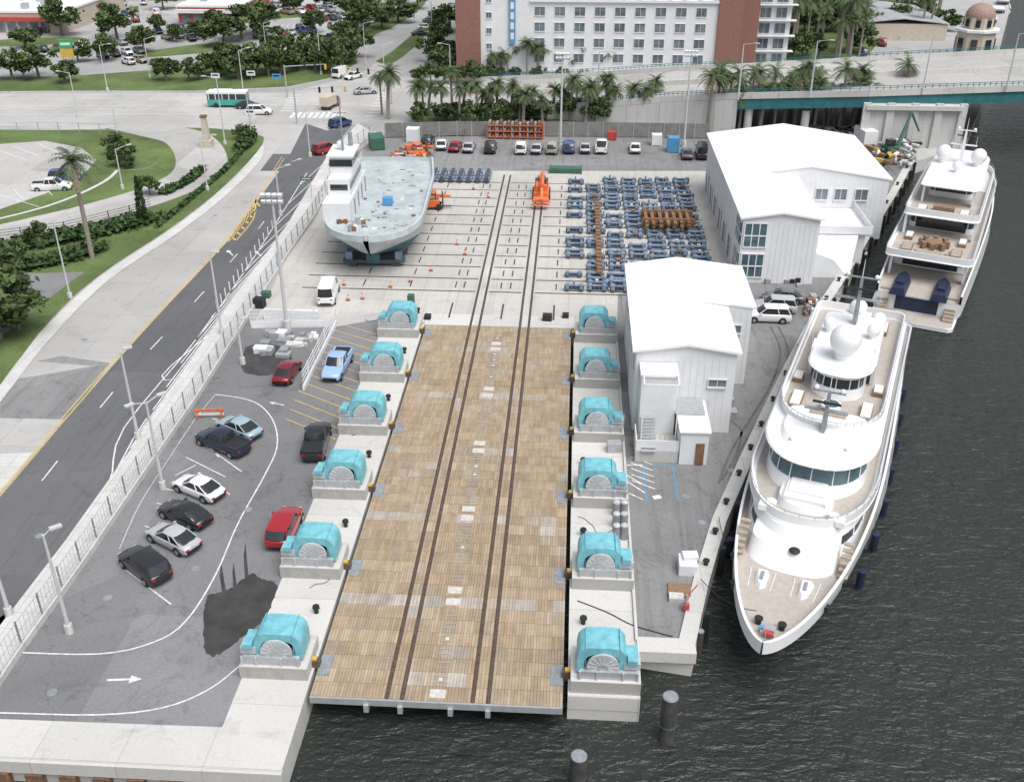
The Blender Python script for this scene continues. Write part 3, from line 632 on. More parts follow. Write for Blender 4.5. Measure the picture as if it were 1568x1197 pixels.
for k in range(5): 
    q=lerp2(a0,a1,k/4); ab.prism([(q[0]-.6,q[1]-.5),(q[0]+.6,q[1]-.5),(q[0]+.6,q[1]+.1),(q[0]-.6,q[1]+.1)],-3,7.3,conc_w)
ab.prism([lerp2(near[5],far[5],-.06),lerp2(near[6],far[6],-.06),lerp2(near[6],far[6],1.02),lerp2(near[5],far[5],1.02)],6.3,7.0,conc_w)
for i,t0 in((3,.3),(4,.1),(4,.55)):
    a=lerp2(near[i],near[i+1],t0);c=lerp2(far[i],far[i+1],t0); zz=zs[i]-2
    for f in(.05,.3,.6,.9): q=lerp2(a,c,f); ab.cyl((q[0],q[1],0),(q[0],q[1],zz+.4),.7,.7,conc_w,10)
ab.obj('piers',parent=e,smooth=False)
bm=MB()
for f in(.17,.33,.67,.83):
    for i in range(n-2):
        for k in range(8):
            a=lerp2(lerp2(near[i],near[i+1],k/8),lerp2(far[i],far[i+1],k/8),f);c=lerp2(lerp2(near[i],near[i+1],(k+.35)/8),lerp2(far[i],far[i+1],(k+.35)/8),f); za=zs[i]+(zs[i+1]-zs[i])*k/8+.02; zc=zs[i]+(zs[i+1]-zs[i])*(k+.35)/8+.02
            bm.add([(a[0],a[1]-.1,za),(c[0],c[1]-.1,zc),(c[0],c[1]+.1,zc),(a[0],a[1]+.1,za)],[(0,1,2,3)],paintw)
bm.obj('lane_markings',parent=e,smooth=False)
# ------------------------------------------------------------------ greens & city ground
def slab(name,px,top=grass,h=.12,z=0,smooth=True):
    p=GP(px); p=crom(p+[p[0]],4)[:-1] if smooth else p
    m_=MB(); m_.prism(p,-.05,h,conc_w,top); return m_.obj(name,smooth=False)
slab('verge_grass',[(240,196),(330,198),(392,207),(404,216),(385,244),(330,298),(255,355),(150,425),(60,512),(-200,840),(-350,800),(-320,200),(0,200),(120,200)])
m_=MB(); m_.line(crom(GP([(398,225),(388,250),(335,302),(262,358),(158,428),(68,516),(0,600),(-120,750)]),5),1.6,.05,conc_w); m_.obj('verge_footpath',smooth=False)
sheet('side_lot_pavement',[(-300,222),(0,222),(70,217),(125,228),(148,246),(135,262),(70,298),(0,322),(-300,400)],.135,asph_old,smooth=False)
m_=MB(); m_.line(crom(GP([(190,190),(245,202),(288,214),(308,240),(300,268),(245,296),(150,325),(60,347),(-100,385),(-300,440)]),6),8,.14,asph_old); m_.line(crom(GP([(186,243),(180,262),(150,285),(70,318),(-60,350)]),4),.6,.145,conc_w); m_.obj('loop_road',smooth=False)
slab('verge_grass',[(120,215),(160,208),(205,212),(245,232),(235,255),(195,262),(160,258),(145,240)],h=.16)
sheet('side_lot_pavement',[(-300,430),(0,418),(60,420),(130,418),(60,470),(0,520),(-300,600)],.135,asph_lot)
m_=MB()
for a,c in(((20,225),(60,240)),((0,232),(40,246)),((60,222),(95,238)),((0,300),(60,318)),((60,280),(80,300)),((20,290),(35,305)),((95,275),(112,290))): m_.line(GP([a,c]),.13,.141,paintw)
for i in range(9): m_.line(GP([(445+i*9,181),(452+i*9,172)]),.7,.013,paintw)
for i in range(8): m_.line(GP([(560+i*3,178-i*5),(578+i*3,178-i*5)]),.5,.013,paintw)
for i in range(7): m_.line(GP([(430+i*2,170-i*4),(448+i*2,170-i*4)]),.5,.013,paintw)
for v in(152,163,176): m_.line(GP([(-200,v),(425,v-2)]),.15,.012,paintw)
for v0 in(20,42,62,84,98):
    for k in range(60):
        u=-20+k*9
        if 130<u<180 or R()<.2: continue
        m_.line(GP([(u,v0),(u+4,v0-5)]),.14,.006,paintw)
m_.obj('crosswalk_markings',smooth=False)
sheet('cross_street',[(-600,146),(440,142),(540,118),(600,120),(700,126),(700,172),(600,178),(500,200),(470,190),(400,204),(240,192),(-600,196)],.0045,asph_old)
slab('street_lawn',[(-400,142),(0,141),(150,140),(300,140),(440,134),(500,122),(548,98),(540,84),(470,92),(380,100),(240,108),(100,118),(-400,124)],smooth=False)
slab('street_lawn',[(575,95),(600,80),(640,48),(655,50),(632,75),(600,98)]); slab('street_lawn',[(650,42),(672,12),(690,10),(680,35),(660,50)])
slab('street_lawn',[(560,60),(610,38),(650,8),(640,2),(590,25),(540,50)])
slab('street_lawn',[(220,90),(330,80),(350,70),(330,66),(225,80)]);slab('street_lawn',[(-100,76),(110,68),(120,58),(0,62)]);slab('street_lawn',[(400,32),(470,26),(500,14),(440,14)])
slab('street_lawn',[(640,192),(740,196),(940,192),(1030,186),(1030,160),(940,166),(830,174),(700,180),(620,172)],smooth=False)
slab('street_lawn',[(1180,100),(1330,85),(1400,0),(1340,-60),(1200,0)],smooth=False)
sheet('avenue',[(540,122),(640,50),(672,-10),(720,-60),(760,-60),(700,20),(650,100),(600,120)],.0048,asph_old)
cols=[WH,WH,SI,SI,BK,GY,RD,BL,LB,DB,(.35,.3,.22)]
rows=[((20,60),(120,40)),((150,90),(230,80)),((100,30),(260,22)),((380,30),(520,12)),((395,15),(520,0)),((190,100),(240,92)),((540,45),(600,20)),((420,75),(520,62)),((0,100),(80,88)),((350,55),(540,42)),((-40,30),(60,20)),((200,55),(330,45)),((390,60),(500,48)),((400,6),(540,-6)),((120,12),(260,6)),((60,80),(150,74)),((410,40),(540,28)),((250,66),(330,60)),((150,38),(260,30)),((180,70),(330,52)),((440,24),(560,14))]
for a,c in rows:
    A=Vector(G(*a));C=Vector(G(*c)); d=(C-A); Ld=d.length; d.normalize(); ang=math.atan2(d.y,d.x)+math.pi/2
    for k in range(int(Ld/2.9)):
        if R()<.34: continue
        p=A+d*(k*2.9+1.2); inst('parked_car',CAR[random.choice(['sedan','suv','sedan','hatch','pickup'])],(p.x,p.y,.13),ang+random.choice((0,math.pi)),1,random.choice(cols))
for a,c,n0 in(((640,60),(672,20),4),((1120,215),(1320,205),10)):
    for k in range(n0):
        t=(k+.5)/n0; x,y=G(a[0]+(c[0]-a[0])*t,a[1]+(c[1]-a[1])*t); inst('parked_car',CAR[random.choice(['sedan','suv'])],(x,y,.02),U(0,.4),1,random.choice(cols))
for u,v in((1310,70),(1330,55),(1350,70),(1300,45),(1370,60),(1320,85)):
    x,y=G(u,v); inst('parked_car',CAR['suv'],(x,y,.13),1.4,1,random.choice(cols))
# ------------------------------------------------------------------ trees
def tree_mesh(seed,h,cr,n=2000):
    rs=random.Random(seed); m_=MB(); th=h*.35
    m_.cyl((0,0,0),(.1,.05,th),.28,.2,bark,8)
    cl=[]
    for i in range(26):
        a=rs.uniform(0,6.283); r=cr*math.sqrt(rs.random())*.9; z=th*.8+(h-th)*(.05+.85*rs.random()*(1-.45*(r/cr)**2)); cl.append((r*math.cos(a),r*math.sin(a),z,rs.uniform(.55,1.4),rs.uniform(.18,.38)*cr))
    for c in cl[:9]: m_.cyl((.1,.05,th*.95),(c[0]*.85,c[1]*.85,c[2]-.2),.12,.03,bark,5,False)
    for c in cl:
        for k in range(n//26):
            d=Vector((rs.gauss(0,1),rs.gauss(0,1),rs.gauss(0,1))); d.normalize(); d*=c[4]*(rs.random()**.4); d.z*=.7
            if rs.random()<.12: d*=1.5
            p=Vector(c[:3])+d; s=rs.uniform(.12,.33)*cr/3.2
            q=Euler((rs.uniform(-1.1,1.1),rs.uniform(-1.1,1.1),rs.uniform(0,6.3))).to_matrix()
            t=c[3]*rs.uniform(.7,1.35); col=(.072*t,.11*t,.036*t)
            m_.add([p+q@Vector(v) for v in((-s,-s*.6,0),(s,-s*.5,.05),(s*.8,s*.6,0),(-s*.7,s*.6,-.05))],[(0,1,2,3)],leaf,col)
    return m_.mesh('tree',False)
def palm_mesh(seed,h,fl=2.6,nf=24,trunk=.2):
    rs=random.Random(seed); m_=MB(); bx_,by_=rs.uniform(-.5,.5),rs.uniform(-.5,.5); prev=(0,0,0)
    for i in range(1,6):
        t=i/5; p=(bx_*t*t,by_*t*t,h*t); m_.cyl(prev,p,trunk*(1.1-.3*(t-.2)),trunk*(1.1-.3*t),palmbark,8,False); prev=p
    top=Vector(prev)
    for k in range(nf):
        a=k*2.399+rs.uniform(-.2,.2); el=rs.uniform(-.5,1.25); L0=fl*rs.uniform(.8,1.1); d=Vector((math.cos(a)*math.cos(el),math.sin(a)*math.cos(el),math.sin(el))); side=Vector((-math.sin(a),math.cos(a),0)); p=top.copy(); t=rs.uniform(.65,1.35)
        seg=7
        for s in range(seg):
            q=p+d*(L0/seg); w=L0*.22*math.sin(math.pi*(.15+.8*(s+.5)/seg)); col=(.085*t,.125*t,.05*t) if el>-.25 else (.18*t,.15*t,.09*t)
            for sg in(-1,1):
                for f in(0,.5):
                    b0=p.lerp(q,f); b1=p.lerp(q,f+.42); tip=b0.lerp(q,.7)+side*sg*w+d*w*.5+Vector((0,0,-w*.45))
                    m_.add([b0,b1,tip],[(0,1,2)],leaf,col)
            d=(d+Vector((0,0,-.24))).normalized(); p=q
    return m_.mesh('palm',False)
TR=[tree_mesh(1,7,3.3),tree_mesh(2,8,4),tree_mesh(3,5.5,3),tree_mesh(4,6.5,3.6)]
PM=[palm_mesh(11,7),palm_mesh(12,8.5),palm_mesh(13,6,2.3,28)]
SPS=[palm_mesh(14,6,2.3,46,.25),palm_mesh(15,5,2.2,42,.25),palm_mesh(16,7,2.2,46,.24)]
def tree(u,v,s=1,k=None): x,y=G(u,v); inst('shade_tree',TR[random.randrange(4) if k is None else k],(x,y,.1),U(0,6.3),(s*U(.85,1.2),s*U(.85,1.2),s*U(.85,1.15)))
def palm(u,v,s=1,me=None): x,y=G(u,v); inst('palm_tree',me or random.choice(PM),(x,y,.1),U(0,6.3),s*U(.92,1.08))
for u,v,s in((180,60,1.3),(160,95,1),(220,80,.9),(255,125,.9),(290,125,.9),(330,118,1.1),(365,122,1.2),(395,112,1.2),(430,115,1.2),(460,108,1.1),(490,105,1.2),(520,98,1.1),(545,90,1),(345,70,1.3),(370,60,1.3),(400,52,1.4),(330,45,1),(270,65,.8),(300,60,.7),(95,55,1.2),(60,120,1.1),(20,122,1),(100,128,.9),(75,30,1.1),(560,55,1.3),(585,45,1.2),(610,35,1.2),(530,70,1.1),(640,15,1.3),(620,8,1.2),(450,20,1.2),(500,12,1.2),(560,10,1.1),(675,70,1.0),(668,95,.9),(690,50,1.1),(680,115,.9),(145,30,1),(240,50,.8),(420,85,1),(475,80,.9),(120,95,.8),(560,30,1.1),(480,50,1),(530,25,1),(250,15,1),(160,12,.9),(350,12,1),(40,75,.9),(350,112,1.1),(412,118,1),(445,102,1),(508,112,.9)): tree(u,v,s)
for i in range(12): tree(650+i*24+U(-8,8),192+U(-10,3)-(i*.4),U(.5,.8))
for u in range(636,945,13): palm(u+U(-6,6),192+U(-18,4),U(.9,1.25),random.choice(SPS))
for u,v in((965,190),(990,192),(940,188),(1000,180)): palm(u,v,1.05,SPS[0])
for u in range(752,1075,14): palm(u+U(-5,5),120-(u-752)*.012+U(-3,3),U(.75,1.05),random.choice(SPS))
for u in range(752,1075,20): tree(u+U(-6,6),121-(u-752)*.012,.4)
for u in range(640,760,20): tree(u,128,.6)
for u in list(range(1120,1200,16))+list(range(1200,1340,11)): palm(u+U(-5,5),195+U(-6,6),U(.9,1.15))
for u,v in((1095,198),(1160,200),(1350,195),(1375,192),(1245,180),(1290,178)): palm(u,v,1.2)
for u in range(1085,1340,16): palm(u+U(-6,6),203+U(-4,4),U(1.15,1.4),random.choice(PM+SPS[:1]))
for i in range(30): palm(U(1180,1330),U(15,98),U(1.2,1.9))
for i in range(26): tree(U(1120,1330),U(10,95),U(.8,1.3))
for i in range(9): tree(1395+U(-30,60),U(-10,60),U(.8,1.2))
for i in range(6): palm(U(1380,1440),U(0,60),1.4)
palm(595,182,1.25,SPS[0]); palm(142,397,1.35,PM[1]); palm(585,176,1.0)
for u,v,s in((0,520,1.25),(-30,500,1.2),(30,505,.8),(-10,478,1.0),(60,372,.35),(25,400,.4),(195,258,.5),(230,300,.45)): tree(u,v,s)
for u,v,s in((180,238,.5),(190,255,.5),(375,225,.35),(370,215,.35)): tree(u,v,s)
def cyp(u,v):
    x,y=G(u,v); m_=MB(); rs=random.Random(5); m_.cyl((0,0,0),(0,0,1),.12,.1,bark,6)
    for k in range(900):
        z=rs.uniform(.4,6.6); r=.75*(1-(z/6.8)**2.2)*rs.random()**.4; a=rs.uniform(0,6.3); p=Vector((r*math.cos(a),r*math.sin(a),z)); s=.16; t=rs.uniform(.5,1.3); q=Euler((rs.uniform(-1.3,1.3),rs.uniform(-1.3,1.3),a)).to_matrix()
        m_.add([p+q@Vector(v_) for v_ in((-s,-s,0),(s,-s,0),(0,s*1.4,0))],[(0,1,2)],leaf,(.04*t,.085*t,.025*t))
    m_.obj('cypress_tree',(x,y,.1),smooth=False)
cyp(221,345)
def hedge(px,w,h):
    p=crom(GP(px),6); m_=MB(); rs=random.Random(len(px))
    for i in range(len(p)-1):
        a=Vector(p[i]);c=Vector(p[i+1]); L0=(c-a).length; k=max(1,int(L0*26*w))
        for j in range(k):
            q=a.lerp(c,rs.random()); P_=Vector((q.x+rs.uniform(-w,w)/2,q.y+rs.uniform(-w,w)/2,rs.uniform(.2,h))); s=rs.uniform(.12,.28); t=rs.uniform(.5,1.4); e_=Euler((rs.uniform(-1,1),rs.uniform(-1,1),rs.uniform(0,6))).to_matrix()
            m_.add([P_+e_@Vector(v_) for v_ in((-s,-s,0),(s,-s,0),(s,s,0),(-s,s,0))],[(0,1,2,3)],leaf,(.05*t,.095*t,.028*t))
    m_.line(p,w*.95,h*.6,hedge_g); m_.obj('hedge',smooth=False)
hedge([(0,385),(60,375),(130,362),(185,350),(228,338)],4,1.2); hedge([(375,200),(382,215),(368,232)],2.5,1); hedge([(250,300),(290,280),(310,262)],1.5,1); hedge([(0,420),(90,402),(150,385)],3,1.2); hedge([(240,350),(300,300),(345,262),(375,228)],.8,.6)
# ------------------------------------------------------------------ lamps, masts
def lamp(u,v,h,arm,ang,name='street_lamp',double=False,r=.11):
    m_=MB(); x,y=G(u,v); m_.cyl((0,0,0),(0,0,.7),.3,.26,conc,10); m_.cyl((0,0,.7),(0,0,h),r*1.3,r*.75,lampm,8)
    for s in((1,-1) if double else (1,)):
        c,sn=math.cos(ang)*s,math.sin(ang)*s
        m_.cyl((0,0,h-.1),(c*arm,sn*arm,h+.25),.05,.04,lampm,6); m_.rb(c*(arm+.3),sn*(arm+.3),h+.25,.75,.34,.14,lampm,rz=math.atan2(sn,c))
    m_.obj(name,(x,y,.02))
def mast(u,v,h):
    m_=MB(); x,y=G(u,v); m_.cyl((0,0,0),(0,0,1),.45,.4,conc,10); m_.cyl((0,0,1),(0,0,h),.2,.12,lampm,10)
    m_.rb(0,0,h-.3,2.0,.1,.1,steel); m_.rb(0,0,h+.3,2.0,.1,.1,steel)
    for k in(-.85,-.3,.3,.85):
        for z in(h-.25,h+.4): m_.rb(k,-.2,z,.42,.28,.36,whitewall,rx=.5); m_.rb(k,.2,z,.4,.25,.3,steel,rx=-.5)
    m_.obj('floodlight_mast',(x,y,.02))
mast(440,503,14.3); mast(858,230,15); mast(1047,225,15)
lamp(107,968,8,.5,.7); lamp(250,748,8,1.0,.8,double=True); lamp(340,512,9,.3,0); lamp(372,557,4.5,.5,.8); lamp(212,672,8.5,.3,.5); lamp(15,942,5.5,1,2.5); lamp(430,330,6.5,1.5,.7)
for u,v,h in((108,457,9),(318,292,8),(345,222,11),(165,140,9),(120,180,8),(375,160,10),(492,115,9),(560,100,9),(182,220,6),(188,290,6),(590,140,9),(475,240,8),(20,460,7),(690,130,8),(385,207,7),(230,120,8),(662,60,9),(700,30,8),(410,100,9),(1070,90,8)): lamp(u,v,h,1.8,random.choice((0,3.1,.8)),r=.09)
for u,z in((915,3),(1130,6.5),(1240,7.5),(1412,8.6),(1540,9.1)):
    x,y=G(u,160-(u-900)*.03,z); m_=MB(); m_.cyl((0,0,0),(0,0,9),.16,.09,lampm,8); m_.cyl((0,0,9),(1.6,-1,9.4),.05,.04,lampm,6); m_.rb(2,-1.2,9.4,.8,.35,.14,lampm,rz=-.5); m_.obj('street_lamp',(x,y,z))
for u,v,a,ln in((455,190,.2,9),(600,160,2.9,9),(440,150,.1,8)):
    x,y=G(u,v); m_=MB(); m_.cyl((0,0,0),(0,0,6.3),.16,.12,steel,8); c,sn=math.cos(a),math.sin(a); m_.cyl((0,0,6),(c*ln,sn*ln,6.4),.1,.06,steel,8)
    for k in(.5,.75,1): m_.rb(c*ln*k,sn*ln*k,5.9,.35,.3,1.0,black if k<1 else yellow)
    m_.obj('traffic_signal',(x,y,0))
x,y=G(110,118); m_=MB(); m_.cyl((-1,0,0),(-1,0,7),.1,.1,steel,6); m_.cyl((1,0,0),(1,0,7),.1,.1,steel,6); m_.rb(0,0,6.8,2.6,.3,1.8,mat('sign_green',(.03,.35,.15),.5,.1,1)); m_.rb(0,0,4.9,2.6,.3,1.8,yellow); m_.rb(0,-.17,6.8,2.0,.02,.5,whitewall); m_.obj('pylon_sign',(x,y,0),.2)
for u,v,c in((332,132,whitewall),(386,128,whitewall),(425,133,paintb),(385,190,whitewall)):
    x,y=G(u,v); m_=MB(); m_.cyl((0,0,0),(0,0,2.4),.05,.05,steel,6); m_.rb(0,-.06,2,1.8,.06,1,c); m_.rb(0,-.1,2.1,1.3,.02,.3,black); m_.obj('roadside_sign',(x,y,.1))
x,y=G(478,305); m_=MB(); m_.cyl((0,0,0),(0,0,3.2),.05,.05,steel,6); m_.rb(-.6,0,3,1.6,.05,.5,green); m_.rb(-.6,-.03,3,1.2,.01,.12,whitewall); m_.obj('street_name_sign',(x,y,0))
x,y=G(318,226); m_=MB(); m_.rb(0,0,.6,1.8,1.8,1.2,tanw); m_.prism([(-.6,-.6),(.6,-.6),(.6,.6),(-.6,.6)],1.2,5,tanw,tanw,[(-.35,-.35),(.35,-.35),(.35,.35),(-.35,.35)]); m_.rb(0,0,5.1,1,1,.3,rust); m_.obj('monument_pillar',(x,y,.1))
# ------------------------------------------------------------------ fences
def fence(name,P,h,post,step,basew=.0,bm_=conc_w,bars=3,fill=None,z0=.02,pt=.05):
    m_=MB(); 
    for i in range(len(P)-1):
        a=Vector(P[i]);c=Vector(P[i+1]); d=c-a; L0=d.length; ang=math.atan2(d.y,d.x); mid=(a+c)/2
        if basew: m_.rb(mid.x,mid.y,z0+.25,L0,basew,.5,bm_,rz=ang)
        for k in range(bars): m_.rb(mid.x,mid.y,z0+.6+(h-.7)*k/max(1,bars-1),L0,.05,.05,post,rz=ang)
        n0=max(1,int(L0/step))
        for k in range(n0):
            q=a.lerp(c,k/n0); m_.rb(q.x,q.y,z0+h/2,pt*2,pt*2,h,cgrey if fill and basew>.3 else post,rz=ang)
            for j in range(1,6 if fill else 0):
                q2=a.lerp(c,(k+j/6)/n0); m_.rb(q2.x,q2.y,z0+.5+(h-.6)/2,.025,.025,h-.6,post,rz=ang)
    m_.obj(name,smooth=False)
fence('perimeter_fence',fenceline,2.3,lampm,2.4,.35,conc_w,3,True,z0=.0,pt=.05)
fence('perimeter_fence',fenceline2,2.3,lampm,2.4,.35,conc_w,3,True,z0=.0,pt=.05)
fence('yard_fence',GP([(385,500),(515,497),(490,548),(465,598)]),2,whitewall,2.2,.2,whitewall,4,True,pt=.06)
def solid_fence(name,P,h,mt):
    m_=MB()
    for i in range(len(P)-1):
        a=Vector(P[i]);c=Vector(P[i+1]); d=c-a; L0=d.length; ang=math.atan2(d.y,d.x); mid=(a+c)/2; n0=int(L0/2.5)
        m_.rb(mid.x,mid.y,h/2+.1,L0,.06,h-.2,mt,rz=ang)
        for k in range(n0): q=a.lerp(c,k/n0); m_.rb(q.x,q.y,h/2,.12,.16,h+.1,steel,rz=ang)
    m_.obj(name,smooth=False)
screen=mat('fence_screen',(.2,.2,.19),.9,.2,1)
solid_fence('screened_fence',GP([(590,212),(700,209),(900,210),(1086,213)]),2.6,screen)
fence('roadside_fence',GP([(-100,205),(60,203),(185,205)]),1.8,steel,3,0,bars=2)
fence('roadside_fence',GP([(0,368),(100,355),(200,330),(232,318)]),1.4,black,2.5,0,bars=3)
b_=MB()
for i in range(14):
    u=345+i*6.5; v=475-i*9.5; x,y=G(u-12,v); b_.cyl((x,y,.1),(x,y,1.2),.07,.07,whitewall,8)
b_.obj('bollard_row')
b_=MB(); b_.bx(-33,-27,98.9,99.3,0,1.1,whitewall); b_.obj('low_wall')
# ------------------------------------------------------------------ cradle beams : neat rows, aligned trolleys
b_=MB()
rs=random.Random(3)
colx=[-.6,2.0,4.6,7.2,9.8,12.4,15.0]
for i in range(12):
    y=TY[i]-.2 if i else TY[0]+.9
    for dyy in(0,1.45):
        for ci,cx in enumerate(colx):
            if rs.random()<.10 or (ci==0 and rs.random()<.3): continue
            yv=y+dyy+rs.uniform(-.08,.08); zt=rs.choice((.6,.65,.8)); Lb=2.35+rs.uniform(-.25,.2); xx=cx+rs.uniform(-.08,.12)
            b_.bx(xx,xx+Lb,yv-.21,yv+.21,zt-.1,zt,blueb); b_.bx(xx,xx+Lb,yv-.05,yv+.05,.2,zt-.08,blued); b_.bx(xx,xx+Lb,yv-.21,yv+.21,.12,.22,blueb)
            q=.25
            while q<Lb-.2: b_.bx(xx+q,xx+q+.05,yv-.2,yv+.2,.2,zt-.08,blueb); q+=.55
            for q in(.15,Lb-.55):
                b_.bx(xx+q,xx+q+.4,yv-.34,yv+.34,.3,zt+.12,blueb if rs.random()<.8 else cgrey); b_.cyl((xx+q+.2,yv-.38,.22),(xx+q+.2,yv+.38,.22),.19,.19,blued,8)
            if rs.random()<.18: b_.bx(xx+.9,xx+1.3,yv-.2,yv+.2,zt,zt+.25,grate)
            if rs.random()<.12: b_.bx(xx+.9,xx+1.5,yv-.25,yv+.25,zt,zt+.25,wicker)
            if rs.random()<.2: b_.cyl((xx+1.1,yv,zt),(xx+1.1,yv,zt+.45),.12,.12,blueb,8)
b_.obj('steel_cradle_beams',smooth=False)
b_=MB()
for k in range(42):
    y=112+k*.64; b_.bx(3.2,3.85,y,y+.4,.9,1.15+.1*(k%2),rust if k%3 else wicker)
b_.bx(3.3,3.5,112,139,.75,.9,rust); b_.bx(3.6,3.8,112,139,.75,.9,rust); b_.obj('timber_keel_blocks',smooth=False)
b_=MB()
for k in range(7):
    for j in range(3):
        x=9.6+k*.92+U(-.08,.08); y0=127.4+U(-.5,.5); b_.bx(x,x+.42,y0,y0+5.6+U(-.6,.6),.95+j*.34,1.2+j*.34,random.choice([rust,wicker,rust]))
b_.bx(9.3,16.2,128.5,128.9,.9,2.0,rust); b_.bx(9.3,16.2,131.8,132.2,.9,2.0,rust); b_.obj('rusty_beam_stack',smooth=False)
b_=MB()
for k in range(3):
    for j in range(7):
        x=-21.5+j*1.35; y=149+k*1.6; b_.bx(x,x+1.1,y-.5,y+.5,.4,.8,blueb); b_.bx(x+.3,x+.8,y-.7,y+.7,.1,1.0,blued)
b_.obj('cradle_trolleys',smooth=False)
def crate(name,u,v,w,d,h,mt,a=0,ribs=True):
    x,y=G(u,v); m_=MB(); m_.bx(-w/2,w/2,-d/2,d/2,.1,h,mt)
    if ribs:
        k=-w/2+.2
        while k<w/2-.2: m_.bx(k,k+.12,-d/2-.05,d/2+.05,.2,h-.1,mt); k+=.45
        for sx in(-w/2,w/2-.12): m_.bx(sx-.03,sx+.15,-d/2-.08,d/2+.08,0,h+.05,mt)
    m_.obj(name,(x,y,.01),a,smooth=False)
rackm=MB(); x,y=G(800,213)
for k in range(8): rackm.bx(k*1.35,k*1.35+.12,0,2,0,2.6,orange)
for z0 in(.3,1.3,2.3):
    rackm.bx(0,9.6,0,.12,z0,z0+.12,orange); rackm.bx(0,9.6,1.9,2,z0,z0+.12,orange)
    for k in range(14): rackm.bx(.2+k*.65,.6+k*.65,.15,1.85,z0+.12,z0+U(.3,.75),rust if k%2 else cgrey)
rackm.obj('storage_rack',(x-6,y-.5,.01),smooth=False)
crate('portable_toilet',1030,232,1.8,2,2.4,mat('portable_blue',(.08,.27,.48),.5,.1,1)); crate('storage_container',577,226,2.2,4,2.0,green,.3); crate('storage_container',633,216,2.0,2,2.2,whitewall); crate('storage_container',1005,222,1.6,1.6,1.8,whitewall); crate('storage_container',937,214,1.4,1.4,1.4,redp)
crate('dumpster',866,264,5,1.6,.8,green); crate('dumpster',700,207,3,1.6,1.3,rust)
b_=MB()
for k in range(90):
    x,y=G(U(598,655),U(232,252)); b_.rb(x,y,U(.2,1.2),U(.4,2.0),U(.15,.5),U(.12,.4),random.choice([yellow,rust,orange,steel,wicker,whitewall]),rz=U(0,3),rx=U(-.3,.3))
b_.obj('scrap_heap',smooth=False)
b_=MB()
for k in range(160):
    x,y=G(U(1322,1400),U(205,262)); b_.rb(x,y,U(.2,1.6),U(.4,2.4),U(.15,.7),U(.15,.7),random.choice([yellow,rust,green,steel,whitewall,whitewall,blueb,black,cgrey,wicker]),rz=U(0,3),rx=U(-.3,.3))
b_.obj('equipment_pile',smooth=False)
x,y=G(1365,238); b_=MB(); b_.rb(0,0,1,3,2,1.2,green); b_.rb(-.6,0,2.1,1.2,1.2,1.1,glass); b_.cyl((.8,0,1.6),(3,1,6.5),.3,.2,green,8); b_.cyl((3,1,6.5),(5.4,1.6,3.2),.2,.15,green,8); b_.rb(0,-.9,.35,3.2,.5,.7,black); b_.rb(0,.9,.35,3.2,.5,.7,black); b_.obj('excavator',(x,y,0),.3)
def boxes(name,lst,mts):
    m_=MB()
    for u,v,w,d,h,z0 in lst: x,y=G(u,v); m_.rb(x,y,z0+h/2,w,d,h,random.choice(mts),rz=U(-.15,.15))
    m_.obj(name,smooth=False,bevel=.03)
boxes('pallet_stack',[(U(398,448),U(512,545),U(.6,1.6),U(.5,1.2),U(.2,.7),0) for _ in range(16)]+[(U(450,485),U(508,530),U(.3,.9),U(.3,.9),U(.2,.5),0) for _ in range(14)],[whitewall,steel,cgrey,grate])
boxes('generator',[(1052,872,1.3,1.5,.9,0),(1055,868,1.1,.8,.3,.9)],[whitewall,grate]); boxes('pallet_stack',[(1040,905,1.6,1.4,.2,0),(1035,918,1.0,.7,.4,0)],[wicker,grate]); boxes('pump_set',[(943,672,.9,.9,1.4,0),(940,690,1.2,.8,.9,0),(950,655,.7,.8,1.2,0)],[steel,cgrey])
b_=MB()
for k in range(4):
    for j in range(2): 
        x,y=G(943+j*12,770+k*18); b_.cyl((x,y,.02),(x,y,1.2),.3,.3,cgrey,12); b_.sph((x,y,1.2),.3,winchg,10,6,.6)
b_.obj('storage_tanks')
x,y=G(1050,935); b_=MB(); b_.cyl((0,0,0),(0,0,1.4),.08,.07,steel,8); b_.cyl((0,0,1.3),(.7,.5,1.9),.05,.04,redp,8); b_.rb(0,0,.4,.4,.35,.4,redp); b_.obj('davit',(x,y,0))
x,y=G(1207,425); b_=MB(); b_.cyl((0,0,0),(0,0,2.6),.05,.04,redp,8); b_.cyl((-.5,0,0),(0,0,2.6),.03,.03,steel,6); b_.cyl((.5,0,0),(0,0,2.6),.03,.03,steel,6); b_.obj('davit',(x,y,0))
boxes('dock_equipment',[(1240+U(-8,8),470+U(-20,20),U(.3,1.0),U(.3,1.0),U(.3,1.0),0) for _ in range(18)]+[(U(1170,1230),U(430,440),.6,.6,U(.3,.8),0) for _ in range(7)]+[(U(1265,1330),U(330,400),U(.3,.7),U(.3,.7),U(.3,.8),0) for _ in range(10)],[whitewall,steel,cgrey,black,rust])
boxes('yard_equipment',[(838,490,1.0,.8,.7,0),(866,486,.7,.6,.5,0),(630,470,.7,.7,1.5,0),(655,488,.7,.7,.5,0),(398,470,1.2,1.0,1.1,0),(408,455,1.0,.8,.7,0)],[black,cgrey,green])
x,y=G(322,640); b_=MB(); b_.rb(0,0,.8,2.6,.06,.22,orange); b_.rb(0,0,.4,2.6,.06,.2,whitewall)
for s in(-1.1,1.1): b_.rb(s,0,.45,.08,.5,.9,orange)
b_.obj('road_barricade',(x,y,.02),.1)
cm=MB(); cm.cyl((0,0,.05),(0,0,.75),.16,.035,orange,10); cm.rb(0,0,.03,.42,.42,.05,black); cm.cyl((0,0,.35),(0,0,.5),.115,.09,whitewall,10,False); cme=cm.mesh('cone')
